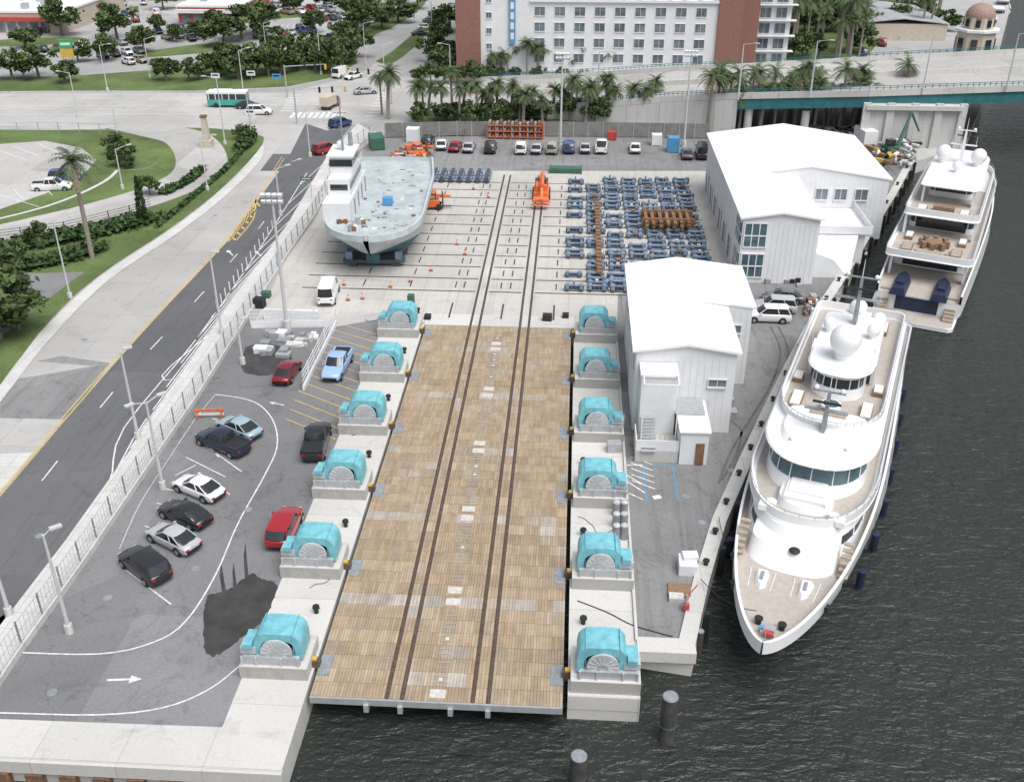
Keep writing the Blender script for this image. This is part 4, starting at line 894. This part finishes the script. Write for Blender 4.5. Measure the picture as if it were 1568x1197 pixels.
for u,v in((527,437),(533,460),(555,458),(598,440),(608,398),(660,415),(700,375),(628,432),(748,303),(712,390),(725,290)): inst('traffic_cone',cme,(*G(u,v),.02))
for u,v,r,h,bd in((1023,1105,.5,3.4,True),(886,1170,.5,2.0,False),(426,1178,.3,1.4,False),(1072,975,.25,1.8,False)):
    x,y=G(u,v,-.5); m_=MB(); m_.cyl((x,y,-6),(x,y,h-2.4+.6),r,r*.97,pile,18); m_.cyl((x,y,h-1.8),(x,y,h-1.74),r*.97,r*.9,cgrey,18)
    if bd: m_.cyl((x,y,-.7),(x,y,-.62),r*1.04,r*1.04,green,18)
    m_.obj('mooring_pile')
# ------------------------------------------------------------------ cranes / lifts in yard
def boomlift(u,v,a,s=1):
    x,y=G(u,v); m_=MB(); m_.rb(0,0,.7,2.2,4,.6,orange); 
    for sx in(-1.1,1.1):
        for sy in(-1.3,1.3): m_.cyl((sx-.2,sy,.45),(sx+.2,sy,.45),.45,.45,black,12)
    m_.rb(0,.3,1.4,1.7,3,.9,orange); m_.rb(0,1.7,1.5,1.9,1,1.1,railm); m_.rb(0,.3,2.2,.5,5.6,.5,orange,rx=.05); m_.rb(.2,-.8,2.8,.4,7,.4,orange,rx=-.04); m_.rb(.1,-4.6,2.0,.35,2.2,.3,orange,rx=.8)
    for z0 in(.7,1.6): m_.rb(0,-6,z0,2.2,1.1,.06,orange)
    for sx in(-1.05,1.05):
        for sy in(-6.5,-5.5): m_.rb(sx,sy,1.15,.06,.06,.95,orange)
    m_.rb(0,-4.2,.6,2.6,.35,.3,orange); m_.rb(.5,.4,1.9,.5,1.4,.12,black); m_.obj('boom_lift',(x,y,.02),a,bevel=.03)
boomlift(829,300,.02)
def forklift(u,v,a):
    x,y=G(u,v); m_=MB(); m_.rb(-.3,0,.9,2.6,1.4,.9,orange)
    for sx in(-1.2,.9):
        for sy in(-.75,.75): m_.cyl((sx,sy-.15,.45),(sx,sy+.15,.45),.45,.45,black,12)
    for sx in(-.7,.5):
        for sy in(-.5,.5): m_.rb(sx,sy,1.9,.08,.08,1.2,black)
    m_.rb(-.1,0,2.5,1.5,1.2,.08,orange); m_.rb(.2,0,2.0,4.8,.35,.35,orange,ry=.12); m_.rb(1.5,0,1.3,.15,1.2,2.2,rust); m_.rb(2.1,.4,.25,1.2,.12,.06,black); m_.rb(2.1,-.4,.25,1.2,.12,.06,black); m_.obj('forklift',(x,y,.02),a,bevel=.03)
forklift(662,320,.2); forklift(640,243,.4)
# ------------------------------------------------------------------ yachts
def plan(x0,x1,w,nose,n=12,tr=.7):
    P=[(x0,-w+tr),(x0+tr*.3,-w+tr*.3),(x0+tr,-w)]
    for i in range(n+1):
        t=-math.pi/2+math.pi*i/n; P.append((x1-nose+nose*math.cos(t),w*math.copysign(abs(math.sin(t))**.8,math.sin(t))))
    P+=[(x0+tr,w),(x0+tr*.3,w-tr*.3),(x0,w-tr)]; return P
def inset(P,d):
    w=max(p[1] for p in P); l=max(p[0] for p in P)-min(p[0] for p in P); m0=(max(p[0] for p in P)+min(p[0] for p in P))/2
    return [(m0+(p[0]-m0)*(1-2*d/l),p[1]*(1-d/w)) for p in P]
def tier(m_,gm,P,z0,z1,rake=0,band=None,mt=white,top=None):
    x1=max(p[0] for p in P); x0=min(p[0] for p in P)
    def at(z,extra=0):
        f=(z-z0)/(z1-z0); out=[]
        for x,y in P:
            k=max(0,(x-x0)/(x1-x0)); out.append((x-rake*f*k**2,y*(1-.05*f)))
        return inset(out,-extra) if extra else out
    n=len(P)
    def ring(m2,za,zb,ex,mtt):
        A=at(za,ex);B=at(zb,ex); m2.add([(x,y,za) for x,y in A]+[(x,y,zb) for x,y in B],[(i,(i+1)%n,n+(i+1)%n,n+i) for i in range(n)],mtt)
    if band:
        za=z0+(z1-z0)*band[0]; zb=z0+(z1-z0)*band[1]; ring(m_,z0,za,0,mt); ring(gm,za,zb,-.06,glass if len(band)<3 else band[2]); ring(m_,zb,z1,0,mt)
        for z in(za,zb):
            A=at(z,0);B=at(z,-.06); m_.add([(x,y,z) for x,y in A]+[(x,y,z) for x,y in B],[(i,(i+1)%n,n+(i+1)%n,n+i) for i in range(n)],mt)
        A=at(za,-.02);B=at(zb,-.02)
        for i in range(0,n,2): m_.cyl((*A[i],za),(*B[i],zb),.05,.05,mt,5,False)
    else: ring(m_,z0,z1,0,mt)
    T=at(z1); T2=inset(T,.25); m_.add([(x,y,z1) for x,y in T]+[(x,y,z1+.07) for x,y in T2],[(i,(i+1)%n,n+(i+1)%n,n+i) for i in range(n)]+[tuple(range(n,2*n))],top or mt)
def slabr(m_,P,z0,z1,mt=white):
    """deck slab with rounded edge"""
    n=len(P); Q0=inset(P,.12); zm=(z0+z1)/2
    m_.add([(x,y,z0) for x,y in Q0]+[(x,y,zm) for x,y in P]+[(x,y,z1) for x,y in Q0],[(r*n+i,r*n+(i+1)%n,(r+1)*n+(i+1)%n,(r+1)*n+i) for r in(0,1) for i in range(n)]+[tuple(range(n-1,-1,-1)),tuple(range(2*n,3*n))],mt)
def hullmesh(Lh,Bm,m_,wm,sheer,full=2.2,bulw=.95,deckm=teakg,stripe=navy,rake=6.5):
    def hb(s): return Bm/2*(.88+.12*math.sin(math.pi*s)) if s<.5 else Bm/2*max(.012,(max(0.0,1-((s-.5)/.5)**full))**.62)
    st=[i/48 for i in range(49)]; st=[1-(1-s)**1.5 for s in st]; rings=[]
    for s in st:
        h=hb(s); zs_=sheer(s); wl=h*(.93 if s<.5 else max(.0,.93-.7*((s-.5)/.5)**1.5)); x=s*Lh; rk=rake*max(0,s-.6)**2/.16
        rings.append([(x-rk*1.05,0,-1.3),(x-rk,wl*.75,-1.0),(x-rk*.95,wl,.0),(x-rk*.93,wl*1.01,.28),(x-rk*.42,(wl+h)/2+.08*h*(s<.9),zs_*.5),(x,h,zs_),(x,h*.995+.0,zs_+bulw),(x-.0,max(.0,h-.22),zs_+bulw+.03),(x-(.25 if s>.97 else 0),max(.0,h-.24),zs_+.02)])
    k=9
    for sg in(1,-1):
        vs=[(p[0],sg*p[1],p[2]) for r in rings for p in r]; 
        lower=[];mid=[];up=[]
        for i in range(len(rings)-1):
            for j in range(k-1):
                f=(i*k+j,(i+1)*k+j,(i+1)*k+j+1,i*k+j+1) if sg>0 else (i*k+j+1,(i+1)*k+j+1,(i+1)*k+j,i*k+j)
                (lower if j<2 else mid if j==2 else up).append(f)
        m_.add(vs,lower,navy); m_.add(vs,mid,stripe); m_.add(vs,up,wm)
    m_.add([(r[8][0],r[8][1],r[8][2]) for r in rings]+[(r[8][0],-r[8][1],r[8][2]) for r in rings],[(i,i+1,len(rings)+i+1,len(rings)+i) for i in range(len(rings)-1)],deckm)
    r=rings[0]; m_.add([(p[0],p[1],p[2]) for p in r[:6]]+[(p[0],-p[1],p[2]) for p in r[:6][::-1]],[tuple(range(12))],wm)
    return hb
def dome(m_,x,y,z,r): m_.cyl((x,y,z),(x,y,z+r*.7),r*.55,r*.6,white,14); m_.sph((x,y,z+r*1.35),r,white,20,12,1.05)
def radar_mast(m_,x,z,h,mt=cgrey,wd=1.6):
    m_.prism([(x-.5,-.22),(x+.4,-.16),(x+.4,.16),(x-.5,.22)],z,z+h,mt,mt,[(x-.5,-.12),(x-.1,-.1),(x-.1,.1),(x-.5,.12)])
    m_.rb(x-.1,0,z+h*.55,.4,wd*2,.1,mt); m_.rb(x+.3,0,z+h*.8,.2,wd*1.3,.12,black); m_.rb(x-.3,0,z+h,.2,wd*1.5,.1,mt)
    for s in(-1,1): m_.cyl((x-.1,s*wd*.9,z+h*.55),(x-.1,s*wd*.9,z+h*.55+1.2),.03,.015,white,6); m_.sph((x-.3,s*wd*.6,z+h+.2),.2,white,10,8)
    m_.cyl((x-.4,0,z+h),(x-.4,0,z+h+1.6),.04,.02,white,6)
def sofa(m_,x,y,z,l,w,mt=wicker,cu=white): m_.rb(x,y,z+.2,l,w,.4,mt); m_.rb(x,y,z+.45,l*.9,w*.85,.14,cu)
def bulwark(S,P,z0,z1,zi,t=.15):
    n=len(P); Pi=inset(P,t)
    S.add([(x,y,z0) for x,y in P]+[(x,y,z1) for x,y in P]+[(x,y,z1) for x,y in Pi]+[(x,y,zi) for x,y in Pi],[(k*n+i,k*n+(i+1)%n,(k+1)*n+(i+1)%n,(k+1)*n+i) for k in range(3) for i in range(n)],white)
def handrail(m_,P,z,h=.35):
    for a,c in zip(P,P[1:]):
        m_.cyl((*a,z+h),(*c,z+h),.025,.025,steel,5,False); m_.cyl((*a,z),(*a,z+h),.02,.02,steel,5,False)
WZ=-2.0
cf=Vector(G(1168,983,3.0)); yaw=math.radians(3.47); hd=math.radians(23.4)
dirw=Vector((math.sin(hd)*math.cos(yaw)-math.cos(hd)*math.sin(yaw),math.sin(hd)*math.sin(yaw)+math.cos(hd)*math.cos(yaw)))
LY=53; orig=cf+dirw*LY; ang=math.atan2(-dirw.y,-dirw.x)
e=empty('motor_yacht',(orig.x,orig.y,WZ),ang)
m_=MB(); sheer=lambda s:2.5+.5*s+2.1*max(0,s-.4)**1.4
hb=hullmesh(LY,10.2,m_,white,sheer); m_.obj('hull',parent=e)
X=lambda d:LY-d
S=MB();Gm=MB();D=MB();Q=MB()
tier(S,Gm,plan(X(46),X(10.6),4.25,7,18),3.0,5.5,1.2,(.45,.72))
tier(S,Gm,plan(X(15),X(9.0),3.15,2.2,16,.4),3.5,4.75,1.3)
slabr(S,plan(X(49),X(12.0),4.75,8,20),5.45,5.7)
D.sheet(plan(X(48.6),X(13),4.3,7,20),5.712,teakg)
P=plan(X(48.8),X(12.1),4.72,8,20); bulwark(S,P,5.6,6.35,5.7); handrail(Q,P,6.35,.25)
tier(S,Gm,plan(X(41),X(15.8),3.75,4.6,18),5.7,8.1,1.5,(.36,.80,glass2))
tier(S,Gm,plan(X(17),X(13.4),2.0,1.6,14),5.7,6.25,.2)
slabr(S,plan(X(45),X(15.9),4.25,5.4,20),8.08,8.34)
D.sheet(plan(X(44.5),X(22.5),3.7,3,16),8.352,teakg)
tier(S,Gm,plan(X(24),X(17.2),3.1,3.6,18),8.32,8.7,1.2)
P=plan(X(44.8),X(21),4.0,5,20); bulwark(S,P,8.3,9.1,8.34); handrail(Q,P,9.1,.25)
tier(S,Gm,plan(X(36),X(26.5),2.1,2,14),8.33,10.6,.6,(.4,.75)); slabr(S,plan(X(38.5),X(26),2.6,2.6,18),10.6,10.86)
for s in(-1,1):
    S.rb(X(31),s*2.5,9.6,2.2,.3,2.4,white,ry=.3)
dome(Q,X(29.2),0,10.85,1.25); dome(Q,X(34),1.8,10.85,.55); dome(Q,X(34),-1.8,10.85,.55)
radar_mast(Q,X(20.5),8.7,3.3); radar_mast(Q,X(36.5),10.85,4.2,cgrey,2.0); dome(Q,X(39),0,10.2,.8); dome(Q,X(41.5),1.8,8.4,.7)
for s in(-1,1): Q.sph((X(18.6),s*2.0,8.75),.16,whitewall,10,8); Q.cyl((X(27),s*2.3,10.85),(X(27.3),s*2.4,13.5),.03,.012,white,6)
S.rb(X(38.5),0,9.6,1.6,2.4,2.6,white)
for s in(-1,1): sofa(Q,X(25),s*2.7,8.34,2.6,.9); sofa(Q,X(41.5),s*2.2,8.34,2.4,1.1); sofa(Q,X(46),s*2.4,5.7,2,1.2); sofa(Q,X(29),s*3.2,8.34,1.4,.8)
sofa(Q,X(23.3),0,8.34,.9,3.2,white,teak); Q.cyl((X(24.8),0,8.34),(X(24.8),0,8.9),.8,.8,white,18); Q.cyl((X(24.8),0,8.9),(X(24.8),0,8.92),.65,.65,glass2,18)
Q.rb(X(15.2),0,6.45,2.4,3.0,.3,white); Q.rb(X(15.6),0,6.65,1.8,2.6,.16,whitewall)
for s in(-1,1):
    Q.rb(X(13.2),s*2.7,5.95,.8,.6,.45,white); Q.cyl((X(13.6),s*2.2,5.7),(X(13.6),s*2.2,6.2),.38,.38,white,14)
    Q.prism([(X(8.4),s*1.5-.5),(X(6.8),s*1.4-.36),(X(6.4),s*1.38),(X(6.8),s*1.4+.36),(X(8.4),s*1.5+.5)],3.6,4.05,white,white,[(X(8.3),s*1.5-.32),(X(7.0),s*1.4-.2),(X(6.7),s*1.38),(X(7.0),s*1.4+.2),(X(8.3),s*1.5+.32)])
    Q.rb(X(7.6),s*1.46,4.08,.9,.25,.07,cgrey); Q.line([(X(8.7),s*1.5-.85),(X(5.9),s*1.4-.7),(X(5.9),s*1.4+.7),(X(8.7),s*1.5+.85)],.05,sheer(.86)+.06,white)
    for d,yy in((9.2,3.7),(6.0,3.0),(2.9,.75)):
        z_=sheer(1-d/LY); Q.cyl((X(d),s*yy,z_),(X(d),s*yy,z_+.45),.2,.17,black,12); Q.cyl((X(d),s*yy,z_+.38),(X(d),s*yy,z_+.5),.28,.28,black,12)
    for k in range(6): Q.rb(X(11.9-k*.36),s*3.6,5.2-k*.3,.36,.7,.1,teak)
Q.sph((X(10.2),0.2,4.83),.40,black,14,8,.4)
Q.rb(X(2.2),0,4.0,.9,.9,.5,steel); Q.rb(X(1.7),.1,4.35,.4,.6,.2,redp); Q.rb(X(2.1),-.4,4.35,.3,.25,.2,paintb); Q.cyl((X(.9),0,4.2),(X(.9),0,5.4),.03,.02,steel,6)
for n_,q in(('superstructure',S),('windows',Gm),('teak_decks',D),('deck_equipment',Q)): q.obj(n_,parent=e)
F_=MB()
for k in range(7):
    d=14+k*5; h=hb(1-d/LY)
    for s in(1,-1):
        F_.cyl((X(d),s*(h+.32),.3),(X(d),s*(h+.32),1.7),.3,.3,navy,12); F_.cyl((X(d),s*(h+.2),1.7),(X(d),s*(h+.05),3.6),.02,.02,black,4)
F_.obj('fenders',parent=e)
Pm=MB()
for k in range(9):
    d=17+k*2.6; h=hb(1-d/LY)
    for s in(1,-1): Pm.rb(X(d),s*(h*.985),1.75,1.3,.12,.4,glass)
Pm.obj('hull_windows',parent=e)
s0=Vector(G(1396,486,-.8)); bw=Vector(G(1487,237,3)); dv=(bw-s0); LY2=dv.length; ang=math.atan2(dv.y,dv.x)
e=empty('motor_yacht',(s0.x,s0.y,WZ),ang)
m_=MB(); sheer2=lambda s:2.4+.5*s+2.0*max(0,s-.4)**1.4
off=3.0
hb2=hullmesh(LY2-off,10.4,m_,white,sheer2); o=m_.obj('hull',parent=e); o.location=(off,0,0)
S=MB();Gm=MB();D=MB();Q=MB()
S.prism([(0,-3.9),(.5,-4.4),(off+.3,-4.5),(off+.3,4.5),(.5,4.4),(0,3.9)],.1,.55,white); D.sheet([(.1,-3.7),(.6,-4.2),(off,-4.3),(off,4.3),(.6,4.2),(.1,3.7)],.56,teakg)
Gm.rb(off-.02,0,1.5,.1,4.6,1.6,navy)
for s in(-1,1):
    for k in range(7): S.rb(off-1.1+k*.35,s*3.6,.7+k*.3,.36,1.1,.3,teak)
for s in(-1,1):
    Q.prism([(off-.8,s*2.2-.9),(off+4,s*2.2-.9),(off+5.6,s*2.2),(off+4,s*2.2+.9),(off-.8,s*2.2+.9)],2.6,3.4,navy,navy,[(off-.6,s*2.2-.6),(off+3.8,s*2.2-.6),(off+5,s*2.2),(off+3.8,s*2.2+.6),(off-.6,s*2.2+.6)]); Q.rb(off+1.5,s*2.2,3.5,1.8,.8,.35,navy)
tier(S,Gm,plan(12,44,4.3,7,16),2.6,5.3,1.5,(.3,.75)); slabr(S,plan(7,47,4.8,9,18),5.25,5.5); D.sheet(plan(7.3,46,4.4,8,18),5.512,teakg)
P=plan(7.1,46.5,4.76,9,18); bulwark(S,P,5.4,6.2,5.52); handrail(Q,P,6.2,.25)
tier(S,Gm,plan(18,41,3.8,5.5,16),5.5,8.0,2,(.25,.8)); slabr(S,plan(14.5,42,4.3,6,18),7.98,8.2); D.sheet(plan(15,28,3.9,1),8.212,teakg)
P=plan(14.7,40,4.2,6,18); bulwark(S,P,8.1,8.9,8.22); handrail(Q,P,8.9,.25)
tier(S,Gm,plan(23,36,2.6,3,14),8.2,10.4,1,(.3,.75)); slabr(S,plan(19,37.5,3.4,3.5,16),10.38,10.65)
for s in(-1,1): S.rb(20.5,s*2.9,9.3,1.2,.25,2.3,white); S.rb(15.5,s*3.9,6.7,.7,.3,2.6,white); S.rb(9.3,s*4.1,3.9,.9,.3,2.8,white)
dome(Q,30,-2.1,10.65,.95); dome(Q,30,2.1,10.65,.95); radar_mast(Q,31,10.65,4.2,white,1.6); dome(Q,26,0,10.65,.6)
for s in(-1,1): sofa(Q,9.5,s*2.7,5.52,2.8,1.2,wicker,teak); sofa(Q,16.3,s*2.4,8.22,1.8,1.1,wicker,white); sofa(Q,13.8,s*3.0,5.52,2.0,.9,wicker,white)
Q.cyl((11.8,0,5.52),(11.8,0,6.2),1.0,1.0,wicker,18)
for k in range(8): t=k*math.pi/4; Q.rb(11.8+1.5*math.cos(t),1.5*math.sin(t),5.95,.5,.5,.8,wicker,rz=t)
Q.rb(17,0,8.6,1.2,2.4,.6,wicker); sofa(Q,8.3,0,5.52,1.0,3.6,wicker,teak)
Gm.rb(17.98,0,6.6,.06,5.8,2.0,glass); Gm.rb(11.98,0,3.9,.06,6.2,2.2,glass)
for n_,q in(('superstructure',S),('windows',Gm),('teak_decks',D),('deck_equipment',Q)): q.obj(n_,parent=e)
Pm=MB()
for k in range(9):
    d=10+k*3
    for s in(1,-1): Pm.rb(off+d,s*(hb2(d/(LY2-off))*.98),1.5,1.5,.14,.4,glass)
Pm.obj('hull_windows',parent=e)
for u,v,s in((1515,52,.35),(1528,36,.3),(1535,22,.3)):
    x,y=G(u,v,-2); e2=empty('moored_boat',(x,y,WZ),1.3); m_=MB(); hullmesh(16,4.6,m_,white,lambda q:1.2+.5*q,2.2,.4,rake=2); m_.obj('hull',parent=e2); m_=MB();g2=MB(); tier(m_,g2,plan(4,11,1.7,2),1.3,3.2,.8,(.4,.8)); m_.prism(plan(3,10,1.6,2),3.3,3.45,white); m_.obj('cabin',parent=e2); g2.obj('windows',parent=e2)
b_=MB()
def rope(p,q,sag=.6):
    pts=[Vector(p).lerp(Vector(q),t/8)-Vector((0,0,sag*4*(t/8)*(1-t/8))) for t in range(9)]
    for a,c in zip(pts,pts[1:]): b_.cyl(a,c,.03,.03,black,5,False)
def yp(d,y,z): 
    f=Vector((-dirw.x,-dirw.y)); p=orig+f*(LY-d); nn=Vector((-f.y,f.x)); p=p+nn*y; return (p.x,p.y,z+WZ)
for d,k in((3,1),(10,2),(18,5),(40,6)):
    q=seaw[min(k,len(seaw)-1)]; yv=-1 if d==3 else -4.3; rope(yp(d,yv,sheer(1-d/LY)+.9),(q[0]-.6,q[1],.5))
b_.obj('mooring_lines')
# ------------------------------------------------------------------ work ship on the hard
a=Vector(G(560,369,5.2));c=Vector(G(608,246,5.2)); dv=c-a; LS=dv.length; ang=math.atan2(-dv.y,-dv.x)
e=empty('work_vessel',(c.x,c.y,.0),ang)
sdeck=mat('ship_deck_grey_blue',(.40,.45,.46),.6,.2,.5); shull=mat('ship_hull_paint',(.46,.51,.52),.5,.15,.6); sbot=mat('ship_antifouling',(.05,.13,.15),.6,.3,.6)
m_=MB(); rg=[]
for i in range(31):
    s=i/30; s=1-(1-s)**1.2; q=max(0.0,1-(max(0.0,s-.7)/.3)**2.6); h=6.0*(.86+.14*min(1,s*4))*max(.05,q**.5); x=s*LS; rk=max(0,s-.75)*12; h0=h*(.9 if s<.7 else max(.1,.9-(s-.7)*2))
    rg.append([(x-rk,0,1.3+max(0,s-.8)*4),(x-rk,h0*.8,1.6+max(0,s-.8)*4),(x-rk*.7,h0,2.8),(x-rk*.3,(h+h0)/2,3.9),(x,h,5.0),(x,h,5.75),(x,max(0,h-.25),5.77),(x,max(0,h-.25),5.15)])
k=8
for sg in(1,-1):
    vs=[(p[0],sg*p[1],p[2]) for r in rg for p in r]
    fa=[];fb=[]
    for i in range(30):
        for j in range(k-1): (fa if j<2 else fb).append((i*k+j,(i+1)*k+j,(i+1)*k+j+1,i*k+j+1))
    m_.add(vs,fa,sbot); m_.add(vs,fb,shull)
r=rg[0]; m_.add([(p[0],p[1],p[2]) for p in r[:6]]+[(p[0],-p[1],p[2]) for p in r[:6][::-1]],[tuple(range(12))],shull)
m_.add([r_[7] for r_ in rg]+[(r_[7][0],-r_[7][1],r_[7][2]) for r_ in rg],[(i,i+1,32+i,31+i) for i in range(30)],sdeck); m_.obj('hull',parent=e)
S=MB();g2=MB()
side=-1
def SB(x0,x1,y0,y1,z0,z1,mt,mb=S):
    ya,yb=side*y0,side*y1; mb.bx(x0,x1,min(ya,yb),max(ya,yb),z0,z1,mt)
SB(LS-20,LS-6,2.6,5.9,5.15,7.6,whitewall); SB(LS-18,LS-9,2.9,5.6,7.6,9.6,whitewall); SB(LS-16,LS-11.5,2.9,5.6,9.6,11.7,whitewall); SB(LS-16.4,LS-11,2.6,5.9,11.7,11.9,whitewall)
SB(LS-16.05,LS-11.4,2.85,5.65,10.5,11.3,glass,g2); SB(LS-18,LS-9,2.86,2.9,8.3,9.0,glass,g2); SB(LS-8.99,LS-8.95,3.2,5.3,8.3,9.0,glass,g2)
for k_ in range(4): SB(LS-19+k_*3,LS-18.2+k_*3,2.56,2.6,5.2,7.1,cgrey,g2)
S.cyl((LS-13.5,side*4.2,11.9),(LS-13.5,side*4.2,18.5),.15,.07,cgrey,8); S.rb(LS-13.5,side*4.2,14.5,.12,2.4,.12,cgrey); S.rb(LS-13.5,side*4.2,16.5,.1,1.6,.1,cgrey); S.sph((LS-14,side*4.6,12.6),.45,white,12,8); S.cyl((LS-15.8,side*3.6,11.9),(LS-15.8,side*3.6,13.6),.3,.25,cgrey,10)
for z0,x0,x1 in((7.6,LS-20,LS-6),(9.6,LS-18,LS-9)):
    for yy in(2.62,5.88):
        S.rb((x0+x1)/2,side*yy,z0+1,x1-x0,.04,.04,whitewall); S.rb((x0+x1)/2,side*yy,z0+.55,x1-x0,.03,.03,whitewall)
        for k_ in range(9): S.rb(x0+(x1-x0)*k_/8,side*yy,z0+.5,.04,.04,1,whitewall)
for k_ in range(60): S.rb(U(4,LS-4),-side*U(-2.2,4.8),5.2,U(.1,.7),U(.1,.5),U(.04,.2),random.choice([steel,whitewall,rust,teak,cgrey,sdeck]),rz=U(0,3))
for k_ in range(16): S.rb(U(LS-7,LS-3),side*U(.5,4),5.4,U(.2,.8),U(.2,.6),U(.2,.7),random.choice([steel,whitewall,rust,cgrey]),rz=U(0,3))
S.rb(LS-13,-side*1.0,5.7,1.0,1.2,.9,paintb)
S.obj('superstructure',parent=e,smooth=False); g2.obj('windows',parent=e,smooth=False)
b_=MB()
for xx in range(3,int(LS)-2,3):
    b_.rb(xx,0,.75,.9,7.5,.35,blued); b_.rb(xx,0,1.15,.7,1.4,.6,wicker)
    for s in(-1,1): b_.rb(xx,s*3,1.2,.6,.8,1.3,blueb); b_.cyl((xx,s*2.6-.5,.3),(xx,s*2.6+.5,.3),.3,.3,blued,10)
b_.rb(LS-4.5,0,1.6,.2,1.6,1.8,sbot); b_.obj('keel_cradle',parent=e,smooth=False)
# ------------------------------------------------------------------ person
def person(u,v,a,top=hivis):
    x,y=G(u,v); e=empty('dock_worker',(x,y,.02),a)
    V=[(0,0,.95),(0,0,1.15),(0,0,1.42),(0,0,1.52),(0,.1,.92),(0.02,.12,.5),(0,.13,.09),(.15,.13,.05),(0,-.1,.92),(.14,-.12,.52),(.08,-.13,.1),(.23,-.13,.05),(0,.19,1.42),(.03,.25,1.15),(.14,.24,.92),(0,-.19,1.42),(-.03,-.25,1.15),(.05,-.26,.9)]
    E=[(0,1),(1,2),(2,3),(0,4),(4,5),(5,6),(6,7),(0,8),(8,9),(9,10),(10,11),(2,12),(12,13),(13,14),(2,15),(15,16),(16,17)]
    rad=[.14,.14,.15,.06,.1,.07,.05,.045,.1,.07,.05,.045,.07,.05,.035,.07,.05,.035]
    me=bpy.data.meshes.new('body'); me.from_pydata(V,E,[]); o=bpy.data.objects.new('body',me); link(o,e); me.materials.append(cloth)
    md=o.modifiers.new('skin','SKIN'); sd=me.skin_vertices[0].data
    for i,r in enumerate(rad): sd[i].radius=(r,r)
    sd[0].use_root=True; o.modifiers.new('sub','SUBSURF').levels=1; o.modifiers['sub'].render_levels=1
    m_=MB(); m_.prism([(-.16,-.22),(.15,-.22),(.17,0),(.15,.22),(-.16,.22)],.98,1.46,top); m_.sph((0,0,1.46),.17,top,12,6,.35); m_.obj('vest',parent=e)
    m_=MB(); m_.sph((.01,0,1.66),.105,skin,14,10,1.2); m_.rb(.115,0,1.65,.04,.03,.04,skin); 
    for s in(-1,1): m_.sph((.095,s*.04,1.68),.016,black,6,5); m_.sph((0,s*.105,1.66),.025,skin,6,5)
    m_.rb(.1,0,1.6,.02,.05,.012,redp); m_.obj('head',parent=e)
    m_=MB(); m_.sph((0,0,1.72),.13,yellow,14,8,.75); m_.cyl((.03,0,1.70),(.03,0,1.715),.17,.17,yellow,14); m_.obj('hard_hat',parent=e)
    m_=MB()
    for s,bx0,bz in((1,.15,.9),(-1,.05,.88)):
        m_.rb(bx0,s*.25,bz-.04,.03,.07,.09,skin)
        for k in range(4): m_.cyl((bx0,s*.25+(-.03+k*.02),bz-.08),(bx0+.02,s*.25+(-.03+k*.02),bz-.15-.01*(k in(1,2))),.009,.007,skin,6)
        m_.cyl((bx0+.02,s*.25,bz-.03),(bx0+.06,s*.25,bz-.09),.011,.008,skin,6)
    m_.obj('hands',parent=e)
person(1303,372,2.2); person(1270,408,1.0,orange)
# ------------------------------------------------------------------ light
w=bpy.data.worlds.new("World"); sc.world=w; w.use_nodes=True; nt=w.node_tree; bg=nt.nodes['Background']
sky=nt.nodes.new('ShaderNodeTexSky'); sky.sky_type='NISHITA'; sky.sun_disc=False; sky.sun_elevation=math.radians(62); sky.sun_rotation=math.radians(140); sky.dust_density=3; sky.air_density=1.2
hsv=nt.nodes.new('ShaderNodeHueSaturation'); hsv.inputs['Saturation'].default_value=.4; L(nt,sky.outputs[0],hsv.inputs['Color']); L(nt,hsv.outputs[0],bg.inputs[0]); bg.inputs[1].default_value=.15
sl=bpy.data.lights.new('sun','SUN'); sl.energy=2.9; sl.angle=math.radians(45); sl.color=(1,.985,.965); so=bpy.data.objects.new('sun',sl); link(so); so.rotation_euler=(math.radians(28),0,math.radians(40))
so.location=(0,0,200)
sc.view_settings.view_transform='Standard'; sc.view_settings.look='None'; sc.view_settings.exposure=0
